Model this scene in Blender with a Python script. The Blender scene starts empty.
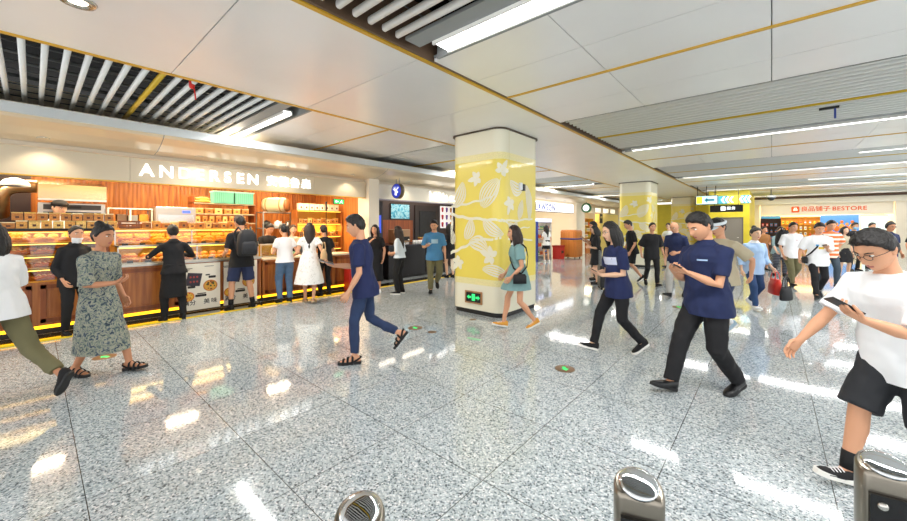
import bpy, bmesh, math, random
import numpy as np
from mathutils import Vector, Matrix, noise
from mathutils.bvhtree import BVHTree

random.seed(7)
SC = bpy.context.scene
COL = SC.collection
R = math.radians

# ------------------------------------------------------------------ camera
cam_d = bpy.data.cameras.new('camera')
cam_d.sensor_width = 36.0
cam_d.lens = 366.0 / 907.0 * 36.0
cam_d.shift_y = -35.0 / 907.0
cam_d.clip_start = 0.05
cam_d.clip_end = 200
cam = bpy.data.objects.new('camera', cam_d)
COL.objects.link(cam)
cam.location = (0, 0, 1.58)
cam.rotation_euler = (R(90), 0, R(41.0))
SC.camera = cam

# ------------------------------------------------------------------ world, exposure
world = bpy.data.worlds.new('ambient_fill')  # even white surround added as fill, entering by the hall's open sides
SC.world = world
world.use_nodes = True
bg = world.node_tree.nodes['Background']
bg.inputs[0].default_value = (0.97, 0.98, 1.0, 1)
bg.inputs[1].default_value = 1.35
SC.view_settings.view_transform = 'Standard'
SC.view_settings.look = 'None'
SC.view_settings.gamma = 1.0
SC.view_settings.exposure = 0.72
SC.view_settings.use_curve_mapping = False
SC.cycles.use_denoising = True
SC.cycles.max_bounces = 7
SC.cycles.transparent_max_bounces = 16
SC.cycles.sample_clamp_indirect = 6.0

ZC = 3.25   # ceiling height

# ------------------------------------------------------------------ materials
def lin(h):
    h = h.lstrip('#')
    o = []
    for i in (0, 2, 4):
        v = int(h[i:i + 2], 16) / 255
        o.append(v / 12.92 if v <= 0.04045 else ((v + 0.055) / 1.055) ** 2.4)
    return (*o, 1.0)

_mats = {}
def mat(col, rough=0.5, metal=0.0, emit=0.0, spec=0.5, noise_amt=0.0, noise_scale=8.0, bump=0.0, bump_scale=60.0, sheen=0.0, coat=0.0, name=None):
    key = (col, rough, metal, emit, spec, noise_amt, noise_scale, bump, bump_scale, sheen, coat)
    if key in _mats:
        return _mats[key]
    m = bpy.data.materials.new(name or 'surface_' + col.lstrip('#'))
    m.use_nodes = True
    nt = m.node_tree
    b = nt.nodes['Principled BSDF']
    b.inputs['Base Color'].default_value = lin(col)
    b.inputs['Roughness'].default_value = rough
    b.inputs['Metallic'].default_value = metal
    b.inputs['Specular IOR Level'].default_value = spec
    if sheen: b.inputs['Sheen Weight'].default_value = sheen
    if coat:
        b.inputs['Coat Weight'].default_value = coat
        b.inputs['Coat Roughness'].default_value = 0.08
    if emit:
        b.inputs['Emission Color'].default_value = lin(col)
        b.inputs['Emission Strength'].default_value = emit
    if noise_amt or bump:
        tc = nt.nodes.new('ShaderNodeTexCoord')
    if noise_amt:
        n = nt.nodes.new('ShaderNodeTexNoise')
        n.inputs['Scale'].default_value = noise_scale
        n.inputs['Detail'].default_value = 4
        nt.links.new(tc.outputs['Object'], n.inputs['Vector'])
        r = nt.nodes.new('ShaderNodeMapRange')
        r.inputs[1].default_value = 0.3; r.inputs[2].default_value = 0.7
        r.inputs[3].default_value = 1 - noise_amt; r.inputs[4].default_value = 1 + noise_amt
        nt.links.new(n.outputs['Fac'], r.inputs[0])
        mx = nt.nodes.new('ShaderNodeVectorMath'); mx.operation = 'SCALE'
        mx.inputs[0].default_value = lin(col)[:3]
        nt.links.new(r.outputs[0], mx.inputs['Scale'])
        nt.links.new(mx.outputs[0], b.inputs['Base Color'])
    if bump:
        n2 = nt.nodes.new('ShaderNodeTexNoise')
        n2.inputs['Scale'].default_value = bump_scale
        n2.inputs['Detail'].default_value = 3
        nt.links.new(tc.outputs['Object'], n2.inputs['Vector'])
        bp = nt.nodes.new('ShaderNodeBump')
        bp.inputs['Strength'].default_value = bump
        bp.inputs['Distance'].default_value = 0.01
        nt.links.new(n2.outputs['Fac'], bp.inputs['Height'])
        nt.links.new(bp.outputs[0], b.inputs['Normal'])
    _mats[key] = m
    return m

def granite():
    m = bpy.data.materials.new('polished_granite')
    m.use_nodes = True
    nt = m.node_tree; N = nt.nodes; L = nt.links
    b = N['Principled BSDF']
    tc = N.new('ShaderNodeTexCoord')
    v = N.new('ShaderNodeTexVoronoi'); v.inputs['Scale'].default_value = 105
    L.new(tc.outputs['Object'], v.inputs['Vector'])
    sp = N.new('ShaderNodeSeparateColor'); L.new(v.outputs['Color'], sp.inputs[0])
    rp = N.new('ShaderNodeValToRGB'); L.new(sp.outputs[0], rp.inputs[0])
    rp.color_ramp.interpolation = 'LINEAR'
    el = rp.color_ramp.elements
    el[0].position = 0.0; el[0].color = lin('#565b5e')
    el[1].position = 1.0; el[1].color = lin('#f3f4f3')
    for p, c in ((0.10, '#6f7a80'), (0.22, '#a5b0b4'), (0.5, '#bbc5c8'), (0.8, '#ced7da')):
        e = el.new(p); e.color = lin(c)
    n = N.new('ShaderNodeTexNoise'); n.inputs['Scale'].default_value = 45; n.inputs['Detail'].default_value = 6; n.inputs['Roughness'].default_value = 0.75
    L.new(tc.outputs['Object'], n.inputs['Vector'])
    r2 = N.new('ShaderNodeMapRange'); r2.inputs[1].default_value = 0.36; r2.inputs[2].default_value = 0.6; r2.inputs[3].default_value = 0.70; r2.inputs[4].default_value = 1.08
    L.new(n.outputs['Fac'], r2.inputs[0])
    mx = N.new('ShaderNodeVectorMath'); mx.operation = 'SCALE'
    L.new(rp.outputs[0], mx.inputs[0]); L.new(r2.outputs[0], mx.inputs['Scale'])
    # joints of the slabs
    sx = N.new('ShaderNodeSeparateXYZ'); L.new(tc.outputs['Object'], sx.inputs[0])
    def joint(out, off):
        a = N.new('ShaderNodeMath'); a.operation = 'ADD'; a.inputs[1].default_value = off; L.new(out, a.inputs[0])
        d = N.new('ShaderNodeMath'); d.operation = 'DIVIDE'; d.inputs[1].default_value = 0.815; L.new(a.outputs[0], d.inputs[0])
        fr = N.new('ShaderNodeMath'); fr.operation = 'FRACT'; L.new(d.outputs[0], fr.inputs[0])
        lt = N.new('ShaderNodeMath'); lt.operation = 'LESS_THAN'; lt.inputs[1].default_value = 0.0058; L.new(fr.outputs[0], lt.inputs[0])
        return lt
    jx = joint(sx.outputs[0], 0.54 + 8.15); jy = joint(sx.outputs[1], -0.20 + 8.15)
    mxm = N.new('ShaderNodeMath'); mxm.operation = 'MAXIMUM'; L.new(jx.outputs[0], mxm.inputs[0]); L.new(jy.outputs[0], mxm.inputs[1])
    mm = N.new('ShaderNodeMix'); mm.data_type = 'RGBA'; L.new(mxm.outputs[0], mm.inputs[0])
    L.new(mx.outputs[0], mm.inputs[6]); mm.inputs[7].default_value = lin('#3c3a36')
    L.new(mm.outputs[2], b.inputs['Base Color'])
    b.inputs['Roughness'].default_value = 0.065
    b.inputs['Specular IOR Level'].default_value = 0.5
    b.inputs['Coat Weight'].default_value = 0.25
    b.inputs['Coat Roughness'].default_value = 0.04
    return m

def wood(name, c1, c2, scale=1.0, axis='Z', rough=0.35, slat=0.0, slat_axis=1):
    m = bpy.data.materials.new(name); m.use_nodes = True
    nt = m.node_tree; N = nt.nodes; L = nt.links; b = N['Principled BSDF']
    tc = N.new('ShaderNodeTexCoord'); mp = N.new('ShaderNodeMapping'); L.new(tc.outputs['Object'], mp.inputs[0])
    s = [9 * scale] * 3; s['XYZ'.index(axis)] = 0.7 * scale; mp.inputs['Scale'].default_value = s
    n = N.new('ShaderNodeTexNoise'); n.inputs['Scale'].default_value = 2.2; n.inputs['Detail'].default_value = 6; L.new(mp.outputs[0], n.inputs['Vector'])
    rp = N.new('ShaderNodeValToRGB'); L.new(n.outputs['Fac'], rp.inputs[0])
    rp.color_ramp.elements[0].position = 0.35; rp.color_ramp.elements[0].color = lin(c1)
    rp.color_ramp.elements[1].position = 0.65; rp.color_ramp.elements[1].color = lin(c2)
    L.new(rp.outputs[0], b.inputs['Base Color'])
    b.inputs['Roughness'].default_value = rough
    if slat:
        sx = N.new('ShaderNodeSeparateXYZ'); L.new(tc.outputs['Object'], sx.inputs[0])
        d = N.new('ShaderNodeMath'); d.operation = 'DIVIDE'; d.inputs[1].default_value = slat; L.new(sx.outputs[slat_axis], d.inputs[0])
        fr = N.new('ShaderNodeMath'); fr.operation = 'PINGPONG'; fr.inputs[1].default_value = 0.5; L.new(d.outputs[0], fr.inputs[0])
        bp = N.new('ShaderNodeBump'); bp.inputs['Distance'].default_value = 0.02; bp.inputs['Strength'].default_value = 1.0
        L.new(fr.outputs[0], bp.inputs['Height']); L.new(bp.outputs[0], b.inputs['Normal'])
    return m

def glassy(name, tint='#f4f8f8', gloss=0.09, rough=0.02):
    m = bpy.data.materials.new(name); m.use_nodes = True
    nt = m.node_tree; N = nt.nodes; L = nt.links
    N.remove(N['Principled BSDF'])
    t = N.new('ShaderNodeBsdfTransparent'); t.inputs[0].default_value = lin(tint)
    g = N.new('ShaderNodeBsdfGlossy'); g.inputs['Roughness'].default_value = rough
    mx = N.new('ShaderNodeMixShader'); mx.inputs[0].default_value = gloss
    L.new(t.outputs[0], mx.inputs[1]); L.new(g.outputs[0], mx.inputs[2])
    L.new(mx.outputs[0], N['Material Output'].inputs[0])
    return m

def patterned(name, cols, scale, rough=0.8, kind='voronoi', stretch=(1, 1, 1)):
    m = bpy.data.materials.new(name); m.use_nodes = True
    nt = m.node_tree; N = nt.nodes; L = nt.links; b = N['Principled BSDF']
    tc = N.new('ShaderNodeTexCoord'); mp = N.new('ShaderNodeMapping'); L.new(tc.outputs['Object'], mp.inputs[0]); mp.inputs['Scale'].default_value = stretch
    n = N.new('ShaderNodeTexNoise'); n.inputs['Scale'].default_value = scale; n.inputs['Detail'].default_value = 5; n.inputs['Distortion'].default_value = 1.2
    L.new(mp.outputs[0], n.inputs['Vector'])
    rp = N.new('ShaderNodeValToRGB'); L.new(n.outputs['Fac'], rp.inputs[0]); rp.color_ramp.interpolation = 'CONSTANT' if kind == 'hard' else 'LINEAR'
    el = rp.color_ramp.elements
    el[0].position = 0.3; el[0].color = lin(cols[0]); el[1].position = 0.68; el[1].color = lin(cols[-1])
    for i, c in enumerate(cols[1:-1]):
        e = el.new(0.3 + 0.38 * (i + 1) / (len(cols) - 1)); e.color = lin(c)
    L.new(rp.outputs[0], b.inputs['Base Color']); b.inputs['Roughness'].default_value = rough
    return m

def stripes(name, c1, c2, period, axis=2, rough=0.85, duty=0.5):
    m = bpy.data.materials.new(name); m.use_nodes = True
    nt = m.node_tree; N = nt.nodes; L = nt.links; b = N['Principled BSDF']
    tc = N.new('ShaderNodeTexCoord'); sx = N.new('ShaderNodeSeparateXYZ'); L.new(tc.outputs['Object'], sx.inputs[0])
    d = N.new('ShaderNodeMath'); d.operation = 'DIVIDE'; d.inputs[1].default_value = period; L.new(sx.outputs[axis], d.inputs[0])
    fr = N.new('ShaderNodeMath'); fr.operation = 'FRACT'; L.new(d.outputs[0], fr.inputs[0])
    lt = N.new('ShaderNodeMath'); lt.operation = 'LESS_THAN'; lt.inputs[1].default_value = duty; L.new(fr.outputs[0], lt.inputs[0])
    mm = N.new('ShaderNodeMix'); mm.data_type = 'RGBA'; L.new(lt.outputs[0], mm.inputs[0]); mm.inputs[6].default_value = lin(c1); mm.inputs[7].default_value = lin(c2)
    L.new(mm.outputs[2], b.inputs['Base Color']); b.inputs['Roughness'].default_value = rough
    return m

# ------------------------------------------------------------------ mesh building
class MB:
    """collects shapes, then links them as one mesh object"""
    def __init__(s):
        s.v = []; s.f = []; s.m = []; s.sm = []
    def add(s, vs, fs, mi=0, smooth=False):
        b = len(s.v)
        s.v.extend([tuple(p) for p in vs])
        for f in fs:
            s.f.append(tuple(b + i for i in f)); s.m.append(mi); s.sm.append(smooth)
        return s
    def box(s, x0, x1, y0, y1, z0, z1, mi=0):
        if x0 > x1: x0, x1 = x1, x0
        if y0 > y1: y0, y1 = y1, y0
        vs = [(x, y, z) for z in (z0, z1) for y in (y0, y1) for x in (x0, x1)]
        return s.add(vs, [(0, 2, 3, 1), (4, 5, 7, 6), (0, 1, 5, 4), (2, 6, 7, 3), (0, 4, 6, 2), (1, 3, 7, 5)], mi)
    def loft(s, rings, n=16, mi=0, p=2.0, caps=True, smooth=True):
        """rings: (centre, U, V): superellipse of exponent p round each centre"""
        vs = []
        e = 2.0 / p
        cs = []
        for i in range(n):
            a = 2 * math.pi * i / n
            c, q = math.cos(a), math.sin(a)
            cs.append((math.copysign(abs(c) ** e, c), math.copysign(abs(q) ** e, q)))
        for C, U, V in rings:
            for c, q in cs:
                vs.append((C[0] + U[0] * c + V[0] * q, C[1] + U[1] * c + V[1] * q, C[2] + U[2] * c + V[2] * q))
        fs = []
        k = len(rings)
        for r in range(k - 1):
            for i in range(n):
                j = (i + 1) % n
                fs.append((r * n + i, r * n + j, (r + 1) * n + j, (r + 1) * n + i))
        if caps:
            fs.append(tuple(range(n - 1, -1, -1)))
            fs.append(tuple((k - 1) * n + i for i in range(n)))
        return s.add(vs, fs, mi, smooth)
    def tube(s, pts, rad, n=10, mi=0, ref=None, flat=1.0, round_ends=True, smooth=True):
        pts = [Vector(p) for p in pts]
        if not isinstance(rad, (list, tuple)): rad = [rad] * len(pts)
        P, Q = [], []
        k = len(pts)
        for i in range(k):
            t = (pts[min(i + 1, k - 1)] - pts[max(i - 1, 0)])
            t = t.normalized() if t.length > 1e-9 else Vector((0, 0, 1))
            P.append((pts[i], rad[i], t))
        out = []
        if round_ends:
            c, r, t = P[0]
            for a in (75, 45, 20):
                out.append((c - t * r * math.sin(R(a)), r * math.cos(R(a)), t))
        out += P
        if round_ends:
            c, r, t = P[-1]
            for a in (20, 45, 75):
                out.append((c + t * r * math.sin(R(a)), r * math.cos(R(a)), t))
        rings = []
        u = Vector(ref) if ref is not None else None
        for c, r, t in out:
            if u is None:
                u = Vector((0, 0, 1)) if abs(t.z) < 0.9 else Vector((1, 0, 0))
            uu = u - t * u.dot(t)
            if uu.length < 1e-6:
                uu = t.orthogonal()
            uu.normalize(); vv = t.cross(uu)
            if ref is None: u = uu
            rings.append((c, uu * r, vv * r * flat))
        return s.loft(rings, n, mi, smooth=smooth)
    def lathe(s, prof, c=(0, 0, 0), n=20, mi=0, sx=1.0, sy=1.0, smooth=True):
        rings = [((c[0], c[1], c[2] + z), (r * sx, 0, 0), (0, r * sy, 0)) for r, z in prof]
        return s.loft(rings, n, mi, smooth=smooth)
    def ball(s, c, r, n=12, mi=0, rot=None):
        if not isinstance(r, (tuple, list)): r = (r, r, r)
        M = rot or Matrix.Identity(3)
        rings = []
        k = max(5, n // 2)
        for i in range(k + 1):
            a = math.pi * (i + 0.02) / (k + 0.04) - math.pi / 2
            z, q = math.sin(a), max(math.cos(a), 0.01)
            rings.append((Vector(c) + M @ Vector((0, 0, r[2] * z)), M @ Vector((r[0] * q, 0, 0)), M @ Vector((0, r[1] * q, 0))))
        return s.loft(rings, n, mi)
    def prism(s, poly, z0, z1, mi=0, M=None, smooth=False):
        n = len(poly)
        vs = [Vector((x, y, z0)) for x, y in poly] + [Vector((x, y, z1)) for x, y in poly]
        if M is not None: vs = [M @ v for v in vs]
        fs = [tuple(range(n - 1, -1, -1)), tuple(range(n, 2 * n))] + [(i, (i + 1) % n, n + (i + 1) % n, n + i) for i in range(n)]
        return s.add(vs, fs, mi, smooth)
    def mesh(s, name, mats):
        me = bpy.data.meshes.new(name)
        me.from_pydata(s.v, [], s.f)
        if not isinstance(mats, (list, tuple)): mats = [mats]
        for m in mats: me.materials.append(m)
        me.polygons.foreach_set('material_index', s.m)
        me.polygons.foreach_set('use_smooth', s.sm)
        me.update()
        return me
    def build(s, name, mats, parent=None, bevel=0.0, loc=None):
        o = bpy.data.objects.new(name, s.mesh(name, mats))
        COL.objects.link(o)
        if parent is not None: o.parent = parent
        if loc is not None: o.location = loc
        if bevel:
            bv = o.modifiers.new('edge', 'BEVEL'); bv.width = bevel; bv.segments = 2; bv.limit_method = 'ANGLE'
        return o

def B(x0, x1, y0, y1, z0, z1):
    return MB().box(x0, x1, y0, y1, z0, z1)

def link(me, name, parent=None):
    o = bpy.data.objects.new(name, me); COL.objects.link(o)
    if parent is not None: o.parent = parent
    return o

def thing(name, label, cat, loc=(0, 0, 0), rz=0.0, group=None):
    o = bpy.data.objects.new(name, None); COL.objects.link(o)
    o.empty_display_size = 0.1
    o.location = loc; o.rotation_euler = (0, 0, rz)
    return tag(o, label, cat, group)

def tag(o, label, cat, group=None):
    o['label'] = label; o['category'] = cat
    if group: o['group'] = group
    return o

def struct(o):
    o['kind'] = 'structure'
    return o

def copy_tree(o, parent=None):
    c = o.copy(); COL.objects.link(c)
    if parent is not None: c.parent = parent
    for ch in list(o.children): copy_tree(ch, c)
    return c

def eval_mesh(o):
    dg = bpy.context.evaluated_depsgraph_get()
    dg.update()
    return bpy.data.meshes.new_from_object(o.evaluated_get(dg))

def text_mesh(body, size, m, extrude=0.004, bold=0.0, spacing=1.0, align='CENTER'):
    cu = bpy.data.curves.new('letters', 'FONT')
    cu.body = body; cu.size = size; cu.extrude = extrude; cu.offset = bold * size
    cu.space_character = spacing; cu.align_x = align; cu.align_y = 'CENTER'
    cu.resolution_u = 4
    t = bpy.data.objects.new('letters', cu); COL.objects.link(t)
    me = eval_mesh(t)
    bpy.data.objects.remove(t)
    me.materials.clear(); me.materials.append(m)
    return me

FACE_X = (R(90), 0, R(90))     # lettering read by someone standing at +X
FACE_NY = (R(90), 0, 0)        # lettering read by someone standing at -Y
def lettering(body, size, m, loc, rot, parent, extrude=0.004, bold=0.0, spacing=1.0, align='CENTER', name='lettering', sx=1.0):
    o = link(text_mesh(body, size, m, extrude, bold, spacing, align), name, parent)
    o.location = loc; o.rotation_euler = rot; o.scale = (sx, 1, 1)
    return o

def area(name, loc, sx, sy, power, col=(1, 1, 1), rot=(0, 0, 0), parent=None, spread=180):
    d = bpy.data.lights.new(name, 'AREA'); d.shape = 'RECTANGLE'; d.size = sx; d.size_y = sy
    d.energy = power; d.color = col; d.spread = R(spread)
    o = bpy.data.objects.new(name, d); COL.objects.link(o)
    o.location = loc; o.rotation_euler = rot
    if parent is not None: o.parent = parent
    return o
# ================================================================== SETTING
M_PANEL = mat('#f3f1ee', 0.3, 0.2, noise_amt=0.02, noise_scale=1.2, name='ceiling_panel')
M_SLAT = mat('#e9ebe8', 0.4, name='white_slat')
M_VOID = mat('#101010', 0.9, name='dark_plenum')
M_GOLD = mat('#d6a832', 0.35, 0.3, name='gold_trim')
M_GOLDSLAT = mat('#d9b52f', 0.4, name='gold_slat')
M_GREY = mat('#8f9291', 0.45, name='grey_metal')
M_PIPE = mat('#6d706f', 0.5, name='conduit')
M_WHITE = mat('#f1efe9', 0.5, name='white_paint')
M_CREAM = mat('#efe4cf', 0.5, name='cream_paint')
M_BROWN = mat('#6a5442', 0.5, name='brown_fascia')
M_YELLOW = mat('#f1db5e', 0.35, coat=0.3, name='yellow_enamel')
M_DIFF = mat('#ffffff', 0.5, emit=5.0, name='lit_diffuser')
M_BLACK = mat('#121212', 0.45, name='black')
M_STEEL = mat('#c9c6bf', 0.22, 1.0, name='stainless')

struct(B(-11.5, 14, -3, 38, -0.12, 0).build('floor', granite()))
# dark plenum above the open ceilings
struct(B(-11.5, 14, -4, 38, 3.95, 4.05).build('ceiling', M_VOID))

XS0, XS1 = -5.0, -2.65       # smooth strip over the pillars
def panel_grid(name, xs, ys, gap=0.008, m=M_PANEL):
    mb = MB()
    for i in range(len(xs) - 1):
        for j in range(len(ys) - 1):
            mb.box(xs[i] + gap / 2, xs[i + 1] - gap / 2, ys[j] + gap / 2, ys[j + 1] - gap / 2, ZC, ZC + 0.03)
    mb.box(xs[0], xs[-1], ys[0], ys[-1], ZC + 0.035, ZC + 0.06, 1)
    return struct(mb.build(name, [m, M_GREY]))
ys = [-2.1 + 1.55 * k for k in range(26)]
panel_grid('ceiling_panel', [XS0, XS1], ys)
# gold trims along both edges of the strip, and a gold band across the bays
for x in (XS0, XS1):
    struct(B(x - 0.022, x + 0.022, -3, 37, ZC - 0.012, ZC + 0.05).build('trim_1', M_GOLD))
    struct(B(x + (-0.05 if x < -4 else 0.024), x + (-0.024 if x < -4 else 0.05), -3, 37, ZC + 0.0, ZC + 0.5).build('trim_2', M_BROWN))
XR = [XS1 + 0.055, -1.34, 0.0, 1.34, 2.68, 4.02, 5.36, 6.7, 8.04, 9.38, 10.72, 12.06, 13.4]
XL = [-8.1, -6.9, -5.95, XS0 - 0.055]
for k in range(-1, 6):
    y0 = 2.68 + 6.2 * k            # panel bay from y0 to y0+2.95
    if y0 < -5: continue
    for xs in (XR, XL):
        panel_grid('ceiling_panel', xs, [y0, y0 + 0.69, y0 + 1.37])
        panel_grid('ceiling_panel', xs, [y0 + 1.41, y0 + 2.18, y0 + 2.95])
        struct(B(xs[0], xs[-1], y0 + 1.37, y0 + 1.41, ZC - 0.01, ZC + 0.04).build('trim_3', M_GOLD))
# open bays: slats, gold slat in the middle, a light channel at the far side
for k in range(-1, 5):
    ya = 2.68 + 2.95 + 6.2 * (k - 0) - 6.2 + 0.0
    ya = -0.57 + 6.2 * k           # open bay from ya to ya+2.9
    for side in (1, -1):
        x0, x1 = (XS1 + 0.13, 13.4) if side > 0 else (-8.15, XS0 - 0.06)
        mb = MB(); gold = MB()
        n = 19
        for i in range(n):
            y = ya + 0.06 + 0.147 * i
            if side > 0 and k > 0:
                tgt = gold if i == 10 else mb
            else:
                tgt = gold if i == 10 else mb
            c = Vector((0, y, ZC - 0.005 + 0.045))
            tgt.loft([((x0, y, ZC + 0.032), (0, 0.026, 0), (0, 0, 0.032)), ((x1, y, ZC + 0.032), (0, 0.026, 0), (0, 0, 0.032))], 10, p=3.0)
        # cross rails, cable trays and pipes over the slats
        struct(mb.build('ceiling_slats', M_SLAT)); struct(gold.build('ceiling_slats', M_GOLDSLAT))
        if k >= 0 and (k < 2 or side > 0):
            pm = MB()
            step = 0.33
            xx = x0 + 0.25
            while xx < min(x1, 4.5):
                pm.tube([(xx, ya, ZC + 0.13), (xx, ya + 2.8, ZC + 0.13)], 0.008, 6, round_ends=False)
                xx += step
            rr = random.Random(3 + k)
            for q in range(5):
                xx = x0 + 0.4 + q * (0.55 if side < 0 else 0.9)
                pm.tube([(xx, ya, ZC + 0.34 + 0.1 * rr.random()), (xx, ya + 2.9, ZC + 0.34 + 0.1 * rr.random())], 0.02 + 0.015 * rr.random(), 8, round_ends=False)
            struct(pm.build('ceiling_pipework', M_PIPE))
        # frame of the bay
        fr = MB()
        fr.box(x0, x1, ya - 0.03, ya + 0.0, ZC, ZC + 0.3)
        fr.box(x0, x1, ya + 2.80, ya + 2.98, ZC + 0.02, ZC + 0.05)
        fr.box(x0, x1, ya + 3.22, ya + 3.25, ZC, ZC + 0.3)
        struct(fr.build('ceiling_frame', M_GREY))

def light_row(x0, seg, n, y, label, wide=0.11, power=60, glow=M_DIFF, first=0, cat='ceiling light'):
    """a long trough of white diffusers end to end"""
    t = thing('ceiling_light', label, cat, ((x0 + seg * n / 2), y, ZC))
    L2 = seg * n / 2
    MB().box(-L2, L2, -wide / 2 - 0.02, wide / 2 + 0.02, 0.035, 0.06).box(-L2, L2, -wide / 2 - 0.02, -wide / 2, -0.01, 0.05).box(-L2, L2, wide / 2, wide / 2 + 0.02, -0.01, 0.05).build('trough', M_WHITE, t)
    for i in range(n):
        xa = -L2 + seg * i + 0.015
        B(xa, xa + seg - 0.03, -wide / 2, wide / 2, 0.0, 0.03).build('diffuser', glow, t)
    area('lamp', (0, 0, -0.02), seg * n, wide, power, (1, 0.98, 0.96), (0, 0, 0), t)
    return t
LR = [(-2.35, 9, 2.52, 'wide white strip light beside the nearest slatted bay at the top edge'),
      (-2.35, 9, 8.76, 'long white strip light at the far edge of the fine slatted bay on the right'),
      (-2.35, 9, 14.98, 'long white strip light crossing the ceiling, second one behind the fine slatted bay'),
      (-2.35, 9, 21.2, 'long white strip light low over the yellow wall and arrow band'),
      (-2.35, 9, 27.4, 'added long white strip light brightening the far end, over the snack store front'),  # extra row, added to lift the dim far end
      (1.5, 8, 12.35, 'shorter white strip light that starts at mid ceiling on the right between two long strips'),
      (1.0, 8, 18.4, 'shorter white strip light above the hanging dome camera'),]
for x0, n, y, lab in LR:
    light_row(x0, 1.245, n, y, lab, wide=.19 if y < 3 else .09, power=120 if y < 16 else (95 if y < 25 else 45))
LL = [(-7.9, 2, 2.5, 'white strip light at the end of the slatted bay above the bakery sign'),
      (-7.9, 2, 8.72, 'white strip light in the ceiling above the coffee shop'),
      (-7.9, 2, 14.9, 'white strip light in the ceiling above the convenience store'),
      (-7.9, 2, 21.1, 'white strip light in the ceiling over the farthest shop on the left'),
      (-7.9, 2, 27.3, 'added white strip light at the far left end, brightening the yellow end wall')]  # extra row, added because the yellow end wall stayed dark
for x0, n, y, lab in LL:
    light_row(x0, 1.22, n, y, lab, power=45)

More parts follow.
